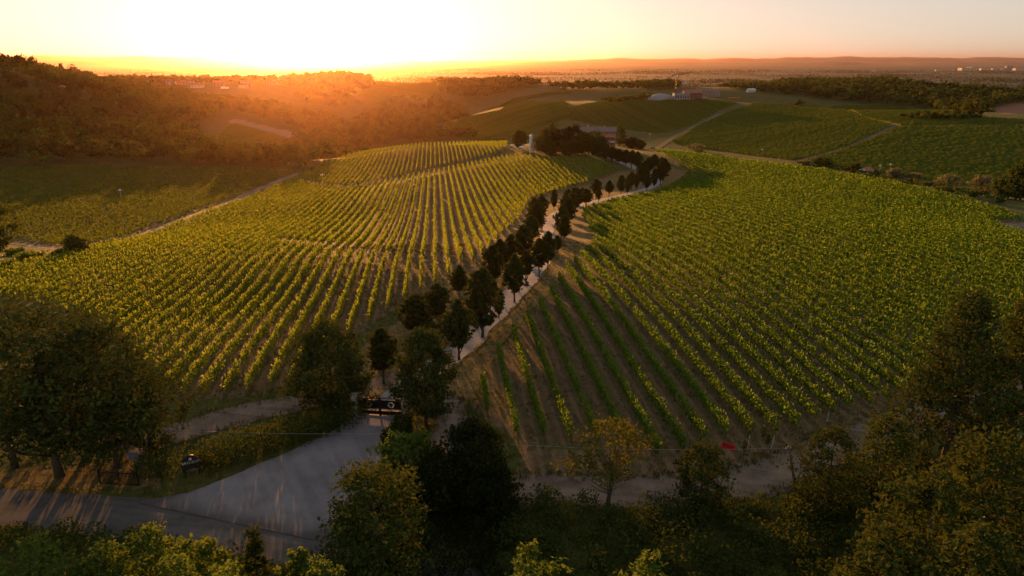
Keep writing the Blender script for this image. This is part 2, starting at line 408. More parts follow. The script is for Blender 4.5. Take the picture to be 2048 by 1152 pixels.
# ground sheet: polar grid round the camera point, dense in view
def build_ground():
    core = H.ga; back = np.linspace(R(50), R(310), 66)[1:-1]
    az = np.r_[core, back]; r = np.exp(H.gl)
    nA, nL = len(az), len(r)
    A, L = np.meshgrid(az, r, indexing='ij'); X = L * np.sin(A); Y = L * np.cos(A)
    Z = np.zeros_like(X); Z[:len(core)] = H.G
    w = np.clip((back - R(50)) / R(260), 0, 1)[:, None]
    Z[len(core):] = H.G[-1][None, :] * (1 - w) + H.G[0][None, :] * w
    V = np.c_[X.ravel(), Y.ravel(), Z.ravel()]
    i = np.arange(nA)[:, None]; j = np.arange(nL - 1)[None, :]; i2 = (i + 1) % nA
    F = np.stack([i * nL + j, i * nL + j + 1, i2 * nL + j + 1, i2 * nL + j], -1).reshape(-1, 4)
    c = len(V); V = np.vstack([V, [[0, 0, 0]]])
    fan = np.c_[np.full(nA, c), np.arange(nA) * nL, ((np.arange(nA) + 1) % nA) * nL]
    F = [list(f) for f in F.tolist()] + [list(f) for f in fan.tolist()]
    me = mesh_data('ground', V, F, [], smooth=True)
    x, y = V[:, 0], V[:, 1]; rr = np.hypot(x, y)
    # land cover: weights of bare soil, dry verge, and pale / red fields
    soil = np.zeros(len(V)); dry = np.zeros(len(V))
    for p in (P_RIGHT, P_UP): soil[inside(p, x, y)] = 1
    m = inside(P_LEFT, x, y); soil[m] = np.where(x[m] < -40 + (y[m] - 130) * .02, .35, .9)
    soil[inside(P_VALLEY, x, y)] = .45
    verge = gpoly([(800,640),(880,560),(990,470),(1050,400),(1200,350),(1290,330),(1380,340),(1390,372),(1300,395),(1165,425),(1195,480),(1120,560),(1000,690),(940,800),(880,860),(760,800),(700,770),(640,800),(600,780)])
    m = inside(verge, x, y) & (soil < .3); dry[m] = 1
    m = inside(gpoly([(1036,885),(1340,925),(1440,885),(1700,828),(1900,790),(2050,760),(2050,820),(1800,880),(1600,970),(1300,1010),(1030,1000)]), x, y); soil[m] = np.maximum(soil[m], .8)
    m = inside(gpoly([(200,640),(330,640),(560,620),(600,700),(480,720),(300,700)]), x, y); dry[m] = .7
    m = inside(gpoly([(0,950),(60,930),(300,930),(330,975),(0,975)]), x, y); dry[m] = 1
    pale = np.zeros(len(V)); red = np.zeros(len(V))
    pale[inside(PALE, x, y)] = 1; red[inside(RED, x, y)] = 1
    for p_, a_, s_ in [HILLS[i] for i in (0, 2, 3, 4)]: soil[inside(p_, x, y)] = .75
    right = np.where(x > 0, 1.0, 0.0)
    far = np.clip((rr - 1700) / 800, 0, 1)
    ca = me.color_attributes.new('cover', 'FLOAT_COLOR', 'POINT')
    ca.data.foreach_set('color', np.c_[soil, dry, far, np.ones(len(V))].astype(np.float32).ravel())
    cb = me.color_attributes.new('fields', 'FLOAT_COLOR', 'POINT')
    cb.data.foreach_set('color', np.c_[pale, red, right, np.ones(len(V))].astype(np.float32).ravel())
    m, n, l = nt('ground_cover')
    at = n.new('ShaderNodeVertexColor'); at.layer_name = 'cover'; sp = n.new('ShaderNodeSeparateColor'); l.new(at.outputs[0], sp.inputs[0])
    at2 = n.new('ShaderNodeVertexColor'); at2.layer_name = 'fields'; sp2 = n.new('ShaderNodeSeparateColor'); l.new(at2.outputs[0], sp2.inputs[0])
    geo = n.new('ShaderNodeNewGeometry')
    def noise(scale, detail=6, rough=.6):
        q = n.new('ShaderNodeTexNoise'); q.inputs['Scale'].default_value = scale; q.inputs['Detail'].default_value = detail; q.inputs['Roughness'].default_value = rough
        l.new(geo.outputs['Position'], q.inputs[0]); return q
    n1, n2, n3 = noise(.09), noise(1.1), noise(.018, 4)
    def mix(a, b, f):
        q = n.new('ShaderNodeMix'); q.data_type = 'RGBA'
        for k, s in ((6, a), (7, b)):
            if isinstance(s, tuple): q.inputs[k].default_value = (*s, 1)
            else: l.new(s, q.inputs[k])
        if isinstance(f, float): q.inputs[0].default_value = f
        else: l.new(f, q.inputs[0])
        return q.outputs[2]
    def math_(op, a, b):
        q = n.new('ShaderNodeMath'); q.operation = op; q.use_clamp = True
        for k, s in ((0, a), (1, b)):
            if isinstance(s, (int, float)): q.inputs[k].default_value = s
            else: l.new(s, q.inputs[k])
        return q.outputs[0]
    g1 = ramp(n, [(.035, .05, .012), (.07, .08, .02), (.12, .10, .035)], [.35, .5, .68]); l.new(n2.outputs[0], g1.inputs[0])
    gA = ramp(n, [(.04, .055, .014), (.10, .095, .03)], [.35, .7]); l.new(n1.outputs[0], gA.inputs[0])
    grass = mix(g1.outputs[0], gA.outputs[0], .5)
    s1 = ramp(n, [(.11, .062, .04), (.20, .115, .078), (.27, .175, .125)], [.3, .5, .75]); l.new(n2.outputs[0], s1.inputs[0])
    d1 = ramp(n, [(.09, .085, .03), (.20, .13, .06), (.30, .19, .10)], [.3, .5, .72]); l.new(n2.outputs[0], d1.inputs[0])
    # weights broken up by noise so that the edges of the cover fray
    def fray(w): return math_('MULTIPLY', math_('SUBTRACT', math_('ADD', w, math_('MULTIPLY', n1.outputs[0], .9)), .78), 3.0)
    # under the vines a weedy strip, between them two wheel tracks
    dq = n.new('ShaderNodeVectorMath'); dq.operation = 'DOT_PRODUCT'; dq.inputs[1].default_value = (math.cos(ROW_AZ), -math.sin(ROW_AZ), 0); l.new(geo.outputs['Position'], dq.inputs[0])
    q_ = np.array((math.cos(ROW_AZ), -math.sin(ROW_AZ)))
    def saw(poly, s):
        o_ = float((poly @ q_).min()) + s * .5; a_ = n.new('ShaderNodeMath'); a_.operation = 'SUBTRACT'; l.new(dq.outputs['Value'], a_.inputs[0]); a_.inputs[1].default_value = o_
        b_ = n.new('ShaderNodeMath'); b_.operation = 'DIVIDE'; l.new(a_.outputs[0], b_.inputs[0]); b_.inputs[1].default_value = s
        c_ = n.new('ShaderNodeMath'); c_.operation = 'FRACT'; l.new(b_.outputs[0], c_.inputs[0]); return c_.outputs[0]
    fr_ = n.new('ShaderNodeMix'); l.new(sp2.outputs[2], fr_.inputs[0]); l.new(saw(P_LEFT, 2.5), fr_.inputs[2]); l.new(saw(P_RIGHT, 2.75), fr_.inputs[3])
    ad_ = n.new('ShaderNodeMath'); ad_.operation = 'MULTIPLY_ADD'; ad_.inputs[1].default_value = .14; l.new(n2.outputs[0], ad_.inputs[0]); l.new(fr_.outputs[0], ad_.inputs[2])
    st = ramp(n, [(.05, .06, .02), (.06, .06, .022), (.25, .15, .105), (.15, .095, .062), (.08, .075, .028), (.14, .092, .06), (.25, .15, .105), (.06, .06, .022), (.05, .06, .02)], [.0, .16, .27, .42, .55, .66, .82, .93, 1.0]); l.new(ad_.outputs[0], st.inputs[0])
    s1o = mix(s1.outputs[0], st.outputs[0], .55)
    col = mix(grass, s1o, fray(sp.outputs[0]))
    col = mix(col, d1.outputs[0], fray(sp.outputs[1]))
    # the far plain: mosaic of fields and woods, cooled in colour to look hazy
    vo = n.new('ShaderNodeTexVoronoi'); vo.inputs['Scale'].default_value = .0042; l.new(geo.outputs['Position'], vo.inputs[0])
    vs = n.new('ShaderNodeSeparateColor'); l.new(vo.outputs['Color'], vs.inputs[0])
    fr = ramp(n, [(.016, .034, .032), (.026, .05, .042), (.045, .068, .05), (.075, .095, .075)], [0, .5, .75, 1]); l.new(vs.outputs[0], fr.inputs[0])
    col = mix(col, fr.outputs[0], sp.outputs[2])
    col = mix(col, (.17, .13, .10), sp2.outputs[0]); col = mix(col, (.22, .11, .07), sp2.outputs[1])
    p = n.new('ShaderNodeBsdfPrincipled'); p.inputs['Roughness'].default_value = .95; p.inputs['Specular IOR Level'].default_value = .05
    l.new(col, p.inputs['Base Color'])
    bp = n.new('ShaderNodeBump'); bp.inputs['Strength'].default_value = .6; bp.inputs['Distance'].default_value = .12
    l.new(n2.outputs[0], bp.inputs['Height']); l.new(bp.outputs[0], p.inputs['Normal'])
    o = n.new('ShaderNodeOutputMaterial'); l.new(p.outputs[0], o.inputs[0])
    me.materials.append(m)
    return tag(link('ground', me), kind='structure')
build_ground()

def road_mat(name, lo, hi, bump=.4, fine=9.0, streak=0.0, head=0.0, big=.35, fade=None):
    m, n, l = nt(name)
    geo = n.new('ShaderNodeNewGeometry')
    a = n.new('ShaderNodeTexNoise'); a.inputs['Scale'].default_value = big; a.inputs['Detail'].default_value = 8; a.inputs['Roughness'].default_value = .65; l.new(geo.outputs[0], a.inputs[0])
    b = n.new('ShaderNodeTexNoise'); b.inputs['Scale'].default_value = fine; b.inputs['Detail'].default_value = 3; l.new(geo.outputs[0], b.inputs[0])
    ad = n.new('ShaderNodeMath'); ad.operation = 'MULTIPLY_ADD'; ad.inputs[1].default_value = .35; l.new(b.outputs[0], ad.inputs[0]); l.new(a.outputs[0], ad.inputs[2])
    r = ramp(n, [lo, hi], [.48, .85]); src = ad.outputs[0]
    if streak:                                              # wheel marks along the way people drive
        mp = n.new('ShaderNodeMapping'); mp.inputs['Rotation'].default_value = (0, 0, head); l.new(geo.outputs[0], mp.inputs[0])
        m2 = n.new('ShaderNodeMapping'); m2.inputs['Scale'].default_value = (1.1, .07, 1); l.new(mp.outputs[0], m2.inputs[0])
        sn = n.new('ShaderNodeTexNoise'); sn.inputs['Scale'].default_value = 1.0; sn.inputs['Detail'].default_value = 5; l.new(m2.outputs[0], sn.inputs[0])
        s_ = n.new('ShaderNodeMath'); s_.operation = 'MULTIPLY_ADD'; s_.inputs[1].default_value = streak; l.new(sn.outputs[0], s_.inputs[0]); l.new(ad.outputs[0], s_.inputs[2])
        o_ = n.new('ShaderNodeMath'); o_.operation = 'SUBTRACT'; o_.inputs[1].default_value = streak * .5; l.new(s_.outputs[0], o_.inputs[0]); src = o_.outputs[0]
    l.new(src, r.inputs[0])
    p = n.new('ShaderNodeBsdfPrincipled'); p.inputs['Roughness'].default_value = .95; p.inputs['Specular IOR Level'].default_value = .08
    if fade:                                                # gravel thinning out over the asphalt
        va = n.new('ShaderNodeVertexColor'); va.layer_name = 'thin'; fa = n.new('ShaderNodeMath'); fa.operation = 'MULTIPLY_ADD'; fa.inputs[1].default_value = .9
        l.new(a.outputs[0], fa.inputs[0]); l.new(va.outputs[0], fa.inputs[2]); fr = ramp(n, [(0, 0, 0), (1, 1, 1)], [.95, 1.35 - .0 if False else 1.0]); fm = n.new('ShaderNodeMapRange')
        fm.inputs[1].default_value = .95; fm.inputs[2].default_value = 1.4; l.new(fa.outputs[0], fm.inputs[0])
        mz = n.new('ShaderNodeMix'); mz.data_type = 'RGBA'; mz.inputs[7].default_value = (*fade, 1); l.new(fm.outputs[0], mz.inputs[0]); l.new(r.outputs[0], mz.inputs[6]); l.new(mz.outputs[2], p.inputs[0])
    else: l.new(r.outputs[0], p.inputs[0])
    bp = n.new('ShaderNodeBump'); bp.inputs['Strength'].default_value = bump; bp.inputs['Distance'].default_value = .05
    l.new(ad.outputs[0], bp.inputs['Height']); l.new(bp.outputs[0], p.inputs['Normal'])
    o = n.new('ShaderNodeOutputMaterial'); l.new(p.outputs[0], o.inputs[0]); return m
M_GRAVEL = road_mat('pale_gravel', (.19, .18, .18), (.33, .315, .31))
M_FORE = road_mat('worn_gravel', (.14, .132, .142), (.23, .216, .234), .6, 9.0, .55, R(-28), .25, fade=(.085, .08, .08))
M_ASPH = road_mat('worn_asphalt', (.06, .057, .057), (.12, .112, .108), .2, 9.0, .5, R(-82))
M_DIRT = road_mat('beaten_dirt', (.09, .068, .05), (.22, .17, .135), .6, 6.0, .5, R(-80))
M_HILLTRACK = road_mat('grassy_track', (.08, .07, .035), (.16, .12, .08))
for nm, rd, mt in (('gravel_avenue', AVENUE, M_GRAVEL), ('gravel_forecourt', FORE, M_FORE), ('asphalt_road', ASPH, M_ASPH), ('dirt_track', TRACK_L, M_DIRT),
                   ('dirt_track', TRACK_G, M_DIRT), ('dirt_track', TRACK_R, M_DIRT), ('dirt_track', TRACK_E, M_DIRT), ('dirt_path', TRACK_V, M_DIRT), ('dirt_path', TRACK_D, M_DIRT),
                   ('dirt_path', TRACK_H1, M_HILLTRACK), ('dirt_path', TRACK_H2, M_HILLTRACK), ('dirt_path', TRACK_H3, M_HILLTRACK), ('dirt_path', TRACK_H4, M_HILLTRACK)):
    o_ = tag(obj(nm, rd.V, rd.F, mt), kind='structure')
    if nm == 'gravel_forecourt':
        k_ = len(rd.pa); t_ = np.tile(np.linspace(0, 1, k_), 13); w_ = np.repeat(np.linspace(0, 1, 13), k_); e_ = np.clip((t_ - .62) / .38, 0, 1) ** 2 + np.clip((np.abs(w_ - .5) - .4) / .1, 0, 1) * .35
        c_ = o_.data.color_attributes.new('thin', 'FLOAT_COLOR', 'POINT'); c_.data.foreach_set('color', np.c_[e_, e_, e_, np.ones(len(e_))].astype(np.float32).ravel())

# far range of hills along the horizon, 20-40 km off
def far_range(name, dist, base, amp, seed, depth):
    az = np.linspace(R(-52), R(52), 260); V = []; rows = [(0, 0), (depth * .35, .75), (depth * .6, 1), (depth, .55), (depth * 1.3, 0)]
    prof = (smooth_noise(az * 900, az * 0, 62, seed) * .6 + smooth_noise(az * 900, az * 0, 19, seed + 1) * .28 + smooth_noise(az * 900, az * 0, 7, seed + 2) * .12)
    lowmid = 1 - .55 * np.exp(-((az + .05) / .16) ** 2)
    for dd, k in rows:
        r = dist + dd; V.append(np.c_[r * np.sin(az), r * np.cos(az), -47 + k * (base + amp * prof) * lowmid])
    V = np.concatenate(V); n = len(az); i = np.arange(n - 1)
    F = np.concatenate([np.c_[k * n + i, k * n + i + 1, (k + 1) * n + i + 1, (k + 1) * n + i] for k in range(len(rows) - 1)])
    tag(obj(name, V, F, solid(name + '_hazy_woods', (.035, .06, .06), .95, var=.4, scale=.002), smooth=True), kind='structure')  # bluish haze tone put into the hills' own colour
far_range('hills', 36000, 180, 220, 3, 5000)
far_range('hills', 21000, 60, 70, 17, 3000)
# ------------------------------------------------------------------ vine rows
def card_mesh(C, S, N, aspect=.62, up=None, gen=rng):
    """rhombic leaves: centres C (n,3), half lengths S (n,), normals N (n,3) -> vertices, faces"""
    n = len(C)
    N = N / (np.linalg.norm(N, axis=1)[:, None] + 1e-9)
    a = gen.normal(size=(n, 3)) if up is None else up + gen.normal(size=(n, 3)) * .35
    T = a - (a * N).sum(1)[:, None] * N; T /= np.linalg.norm(T, axis=1)[:, None] + 1e-9
    B = np.cross(N, T)
    s = S[:, None]; k = aspect * s
    bend = N * (s * .22)
    V = np.stack([C - T * s - bend, C + B * k + T * s * .12, C + T * s - bend, C - B * k + T * s * .12], 1).reshape(-1, 3)
    return V, np.arange(4 * n).reshape(-1, 4)
def rand_dirs(n, gen=rng):
    v = gen.normal(size=(n, 3)); return v / np.linalg.norm(v, axis=1)[:, None]

M_VINE = leaf_mat('vine_leaves', [(.035, .085, .014), (.06, .125, .018), (.115, .15, .02), (.045, .10, .014)], .52, (.36, .40, .025), .12)
M_VINE_R = leaf_mat('vine_leaves_green', [(.03, .08, .013), (.052, .125, .018), (.10, .15, .02), (.04, .10, .014)], .5, (.29, .40, .03), .12)
M_VINE_V = leaf_mat('vine_leaves_shaded', [(.035, .075, .012), (.058, .105, .015), (.09, .12, .018), (.045, .085, .013)], .34, (.24, .26, .02), .12)  # leaves darkened, with less light through, so the valley looks less sunlit
M_WOOD = solid('grey_wood', (.16, .12, .09), .9, scale=14, bump=.4)

def rows_in(poly, az, spacing, gaps=(), min_len=5.0, phase=0.0):
    d = np.array((math.sin(az), math.cos(az))); q = np.array((d[1], -d[0]))
    c = poly @ q; out = []
    for k, o in enumerate(np.arange(c.min() + spacing * (.5 + phase), c.max(), spacing)):
        t = np.arange((poly @ d).min(), (poly @ d).max(), .5)
        P = o * q + t[:, None] * d
        m = inside(poly, P[:, 0], P[:, 1])
        for g in gaps: m &= ~inside(g, P[:, 0], P[:, 1])
        e = np.flatnonzero(np.diff(np.r_[0, m.astype(int), 0]))
        for a, b in zip(e[::2], e[1::2]):
            if (b - a) * .5 >= min_len: out.append((k, P[a], P[b - 1]))
    return out
def vine_row(p0, p1, mat, group, label, hi=1.85, lush=1.0, spiky=.18, gapp=.07, seed=0, posts=True, fat=.17, vary=.2, zb=.55, jit=.8):
    L = float(np.hypot(*(p1 - p0))); d = (p1 - p0) / L; q = np.array((d[1], -d[0]))
    gen = np.random.default_rng(seed)
    nmax = int(L * 60 * lush)
    s = gen.uniform(0, L, nmax)
    plant = np.floor(s / .95).astype(int); npl = plant.max() + 1
    size = np.clip(gen.normal(1, vary, npl), .5, 1.45); alive = gen.uniform(size=npl) > gapp
    x = p0[0] + d[0] * s; y = p0[1] + d[1] * s
    dist = np.hypot(x, y)
    keep = np.minimum(1, (70 / dist) ** 1.25) > gen.uniform(size=nmax)
    keep &= alive[plant]
    s, plant, x, y, dist = s[keep], plant[keep], x[keep], y[keep], dist[keep]
    if len(s) == 0: return None
    a = size[plant]; n = len(s)
    S = (.16 if vary > .1 else .135) * (np.maximum(dist, 70) / 70) ** .56 * gen.uniform(.75, 1.35, n)
    u = gen.uniform(size=n)
    z = zb + (hi * (.72 + .28 * a) - zb) * u ** .85
    lat = np.where(gen.uniform(size=n) < .8, gen.uniform(-1.6, 1.6, n), gen.normal(0, 1.3, n)) * fat * a * (1.15 - .5 * np.abs(u - .55))
    sh = (s / .95) - plant - .5
    s2 = (plant + .5 + sh * (np.where(gen.uniform(size=n) < .5, .8, 1.1) if vary > .12 else 1.0)) * .95
    x = p0[0] + d[0] * s2 + q[0] * lat; y = p0[1] + d[1] * s2 + q[1] * lat
    N = rand_dirs(n, gen) * jit; N[:, 2] = np.abs(N[:, 2]) * .6 + np.clip((u - .7) * 2.0, 0, .6)   # leaves face out from the wall, upwards on top
    sd = np.where(lat >= 0, 1.0, -1.0)[:, None] * np.r_[q, 0][None, :]; N += sd * (u < .85)[:, None]
    sp = gen.uniform(size=n) < spiky                      # long shoots above the wires
    z = np.where(sp, hi * (.85 + .2 * a) + gen.uniform(-.1, .45, n), z)
    up = gen.normal(size=(n, 3)); up[sp] = gen.normal(size=(sp.sum(), 3)) * .35 + np.array((0, 0, 1))
    N[sp, 2] *= .2
    asp = np.where(sp, .3, .72)[:, None]
    V, F = card_mesh(np.c_[x, y, z + H(x, y)], np.where(sp, S * 1.35, S), N, aspect=asp, up=up, gen=gen)
    base = np.array((p0[0], p0[1], float(H(*p0))))
    o = tag(obj('vine_row', V - base, F, mat, loc=base), label, 'vine row', group)
    if posts:
        for e, p in ((p0, 1), (p1, -1)):
            if np.hypot(*e) < 190:
                mb = MB(); g = e - d * p * .35; b = np.array((g[0], g[1], float(H(*g)))) - base
                mb.tube([b + (0, 0, -.1), b + (-d[0] * p * .25, -d[1] * p * .25, 2.0)], [.05, .045], 6)
                mb.build('end_post', M_WOOD, o)
        # trunks of the vines near the camera
        nn = int(L / .95); cs = (np.arange(nn) + .5) * .95; tx = p0[0] + d[0] * cs; ty = p0[1] + d[1] * cs
        m = (np.hypot(tx, ty) < 135) & alive[:nn] if nn <= npl else np.zeros(nn, bool)
        if m.any():
            tx, ty = tx[m], ty[m]; tz = H(tx, ty); k = len(tx); r = .035; V = []
            for dz, rr in ((-.05, 1.2), (.8, .8)):
                for ax, ay in ((1, 0), (-.5, .87), (-.5, -.87)):
                    V.append(np.c_[tx + ax * r * rr, ty + ay * r * rr, tz + dz])
            V = np.stack(V, 1).reshape(-1, 3) - base; b = np.arange(k)[:, None] * 6
            F = np.concatenate([b + np.array(f) for f in ([0, 1, 4, 3], [1, 2, 5, 4], [2, 0, 3, 5])])
            tag(obj('trunks', V, F, M_WOOD, o), kind='stuff')
    return o
ORD = ('first second third fourth fifth sixth seventh eighth ninth tenth eleventh twelfth thirteenth fourteenth fifteenth sixteenth seventeenth '
       'eighteenth nineteenth twentieth').split()
def ordinal(k):
    if k < 20: return ORD[k]
    tens = ['twentieth', 'thirtieth', 'fortieth', 'fiftieth', 'sixtieth', 'seventieth', 'eightieth', 'ninetieth'][k // 10 + 1 - 2 if (k + 1) % 10 else (k + 1) // 10 - 2]
    kk = k + 1
    if kk % 10 == 0: return ['twentieth', 'thirtieth', 'fortieth', 'fiftieth', 'sixtieth', 'seventieth', 'eightieth', 'ninetieth'][kk // 10 - 2]
    return ['twenty', 'thirty', 'forty', 'fifty', 'sixty', 'seventy', 'eighty', 'ninety'][kk // 10 - 2] + ' ' + ORD[kk % 10 - 1]
N_ROWS = 0
def block(poly, az, spacing, mat, group, labeller, gaps=(), **kw):
    global N_ROWS
    rows = rows_in(poly, az, spacing, gaps)
    vis = []
    for k, a, b in rows:                                   # only rows some of which the photograph can show
        t = np.linspace(0, 1, 12)[:, None]; P = a * (1 - t) + b * t
        if (np.abs(np.arctan2(P[:, 0], P[:, 1])) < R(41)).any(): vis.append((k, a, b))
    ks = sorted({k for k, _, _ in vis}); nk = len(ks)
    for i, (k, a, b) in enumerate(vis):
        same = [v for v in vis if v[0] == k]; pos = sorted(same, key=lambda v: np.hypot(*v[1])).index((k, a, b)) if False else [id(v[1]) for v in sorted(same, key=lambda v: float(np.hypot(*v[1])))].index(id(a))
        vine_row(a, b, mat, group, labeller(ks.index(k), nk, pos, len(same)), seed=1000 + N_ROWS, **kw); N_ROWS += 1
block(P_LEFT, ROW_AZ, 2.5, M_VINE, 'vine rows between the left track and the avenue',
      lambda i, n, p, m: f'{ordinal(n - 1 - i)} vine row left of the avenue' + ('' if m == 1 else [', near piece', ', piece beyond the cross path', ', farthest piece'][min(p, 2)]), GAPS, spiky=.2, hi=1.8, gapp=.05)
block(P_UP, ROW_AZ, 2.5, M_VINE, 'vine rows on the crest below the sun',
      lambda i, n, p, m: f'{ordinal(i)} vine row from the left on the crest beyond the dark path', spiky=.2, hi=1.8, posts=False)
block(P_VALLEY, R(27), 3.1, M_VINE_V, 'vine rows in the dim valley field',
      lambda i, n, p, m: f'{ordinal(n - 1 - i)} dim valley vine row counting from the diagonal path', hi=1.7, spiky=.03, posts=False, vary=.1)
block(P_RIGHT, ROW_AZ, 2.75, M_VINE_R, 'vine rows right of the avenue',
      lambda i, n, p, m: f'{ordinal(i)} vine row right of the avenue verge' + ('' if m == 1 else [', its near piece', ', its far piece', ', its end by the villa road'][min(p, 2)]), gaps=[GAP_R], hi=1.95, spiky=.025, gapp=.03, lush=2.0, fat=.195, vary=.1, zb=.6, jit=.55)
print('rows', N_ROWS)

# vineyards on the far slopes: too many rows to count, one jagged strip mesh per slope
M_VINE_FAR = leaf_mat('far_vine_leaves', [(.065, .115, .022), (.095, .145, .028), (.13, .165, .035)], .42, (.36, .36, .03), 0)
def far_vines(poly, az, spacing, name, label):
    rows = rows_in(poly, az, spacing, min_len=8); Vs, Fs, b = [], [], 0
    for k, a, e in rows:
        L = np.hypot(*(e - a)); n = max(3, int(L / 1.6)); t = np.linspace(0, 1, n)[:, None]; P = a * (1 - t) + e * t
        d = (e - a) / L; q = np.array((d[1], -d[0])); z = H(P[:, 0], P[:, 1])
        h = rng.uniform(.9, 2.2, n); w = rng.uniform(.2, .6, n); j = rng.normal(0, .12, n)
        V = np.stack([np.c_[P + q * w[:, None], z + .3], np.c_[P + q * j[:, None], z + h], np.c_[P - q * w[:, None], z + .3]], 1).reshape(-1, 3)
        i = np.arange(n - 1)[:, None] * 3 + b
        Fs.append(np.concatenate([i + np.array((0, 1, 4, 3)), i + np.array((1, 2, 5, 4))])); Vs.append(V); b += len(V)
    tag(obj(name, np.concatenate(Vs), np.concatenate(Fs), M_VINE_FAR), label, 'vineyard', kind='stuff')
for (p, a, s), lb in zip(HILLS, ['vineyard below the building site with a pale track up its middle', 'vineyard on the spur left of the villa hill', 'dark round vineyard hill behind the green crest',
        'vineyard slope above the small red-roofed hut', 'thin vineyard strip below the right-hand forest', 'upper vineyard strip on the central ridge', 'small vineyard under the pale bare field', 'sunlit field on the slope below the low sun']):
    far_vines(p, a, s, 'vineyard', lb)
# ------------------------------------------------------------------ trees
M_BARK = solid('bark', (.10, .075, .055), .95, scale=9, bump=.6)
M_HORN = leaf_mat('hornbeam_leaves', [(.034, .05, .013), (.048, .064, .016), (.068, .074, .02), (.04, .05, .014)], .2, (.11, .10, .012), .15)
M_OAK = leaf_mat('oak_leaves', [(.024, .05, .012), (.038, .064, .015), (.06, .08, .018), (.05, .058, .018)], .24, (.10, .10, .012), .2)
M_BROWN = leaf_mat('brown_green_leaves', [(.034, .054, .014), (.046, .064, .017), (.062, .07, .02), (.038, .058, .014)], .15, (.10, .10, .014), .15)
M_YELLOW = leaf_mat('yellowing_leaves', [(.085, .085, .014), (.11, .10, .016), (.07, .085, .014)], .25, (.16, .14, .015), .1)
M_ROBIN = leaf_mat('pale_green_leaves', [(.042, .08, .016), (.065, .115, .02), (.095, .14, .026)], .36, (.16, .19, .025), .15)
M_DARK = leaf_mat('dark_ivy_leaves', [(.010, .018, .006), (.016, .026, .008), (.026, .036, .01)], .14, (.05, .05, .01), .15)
M_PALE = leaf_mat('pale_willow_leaves', [(.10, .11, .06), (.15, .15, .08), (.08, .09, .04)], .35, (.2, .18, .06), .1)

def limbs(h, rad, n, seed, spread=.8, start=.25, trunk_r=.14, lean=(0, 0), stems=1):
    """tapered trunk(s) with limbs; returns MB"""
    g = random.Random(seed); mb = MB()
    for s in range(stems):
        a0 = g.uniform(0, 6.28); off = 0 if stems == 1 else .18 * rad
        tr = trunk_r / math.sqrt(stems)
        top = Vector((lean[0] + math.cos(a0) * off * 2.2, lean[1] + math.sin(a0) * off * 2.2, h * .86))
        base = Vector((math.cos(a0) * off * .15, math.sin(a0) * off * .15, -.2))
        pts, rr = [], []
        for k in range(7):
            t = k / 6; p = base.lerp(top, t) + Vector((g.uniform(-1, 1), g.uniform(-1, 1), 0)) * .03 * h * t * (1 - t) * 2
            pts.append(p); rr.append(tr * (1.35 if k == 0 else 1) * (1 - .85 * t))
        mb.tube(pts, rr, 7)
        for i in range(n):
            t = start + (1 - start) * .85 * (i + g.random()) / n; k = min(5, int(t * 6)); f = t * 6 - k
            p = pts[k].lerp(pts[k + 1], f); a = g.uniform(0, 6.28); ln = rad * g.uniform(.6, 1.0) * (1.15 - .55 * t)
            e = p + Vector((math.cos(a) * spread, math.sin(a) * spread, 1.0 - spread * .45)).normalized() * ln
            mid = p.lerp(e, .5) + Vector((0, 0, -.06 * ln)); r0 = tr * (1 - .8 * t) * .55 + .008
            mb.tube([p, mid, e], [r0, r0 * .65, r0 * .2], 5)
            for q in range(2):
                b = a + g.uniform(-.9, .9); e2 = mid + Vector((math.cos(b) * spread, math.sin(b) * spread, .7)).normalized() * ln * .5
                mb.tube([mid, mid.lerp(e2, .5) + Vector((0, 0, .02)), e2], [r0 * .5, r0 * .35, r0 * .1], 4)
    return mb
def crown(h0, h1, rad, clumps, per, leaf, seed, prof=None, clump_r=.22, solidity=.5, flat=1.0, lean=(0, 0), asp=.62, upness=.0):
    """leaf cards in clumps spread through the crown volume; prof(t) is the radius profile from bottom to top"""
    g = np.random.default_rng(seed)
    prof = prof or (lambda t: np.sqrt(np.clip(1 - (2 * t - 1) ** 2, 0, 1)) * (1.08 - .25 * t))
    t = g.beta(1.25, 1.35, clumps); a = g.uniform(0, 2 * np.pi, clumps); rr = g.uniform(solidity ** 2, 1, clumps) ** .5
    wob = 1 + .3 * np.sin(a * 2 + g.uniform(0, 6)) * np.sin(t * 5 + g.uniform(0, 6)) + .15 * np.sin(a * 5 + t * 9 + g.uniform(0, 6)) + g.normal(0, .12, clumps)
    r = prof(t) * rad * rr * wob
    C = np.c_[r * np.cos(a) + lean[0] * t, r * np.sin(a) + lean[1] * t, h0 + (h1 - h0) * t]
    n = np.maximum(3, (per * g.uniform(.5, 1.5, clumps)).astype(int)); idx = np.repeat(np.arange(clumps), n)
    cr = clump_r * rad * g.uniform(.6, 1.4, clumps)
    P = C[idx] + rand_dirs(len(idx), g) * (g.uniform(size=len(idx)) ** .45 * cr[idx])[:, None] * np.array((1, 1, .75 * flat))
    out = P - np.array((lean[0] * .5, lean[1] * .5, (h0 + h1) / 2)); out /= np.linalg.norm(out, axis=1)[:, None] + 1e-6
    N = rand_dirs(len(P), g) + out * .5; N[:, 2] += .25
    up = None
    if upness: up = g.normal(size=(len(P), 3)) * (1 - upness) + np.array((0, 0, upness)) + out * .2
    return card_mesh(P, leaf * g.uniform(.45, 1.6, len(P)), N, asp, up, g)
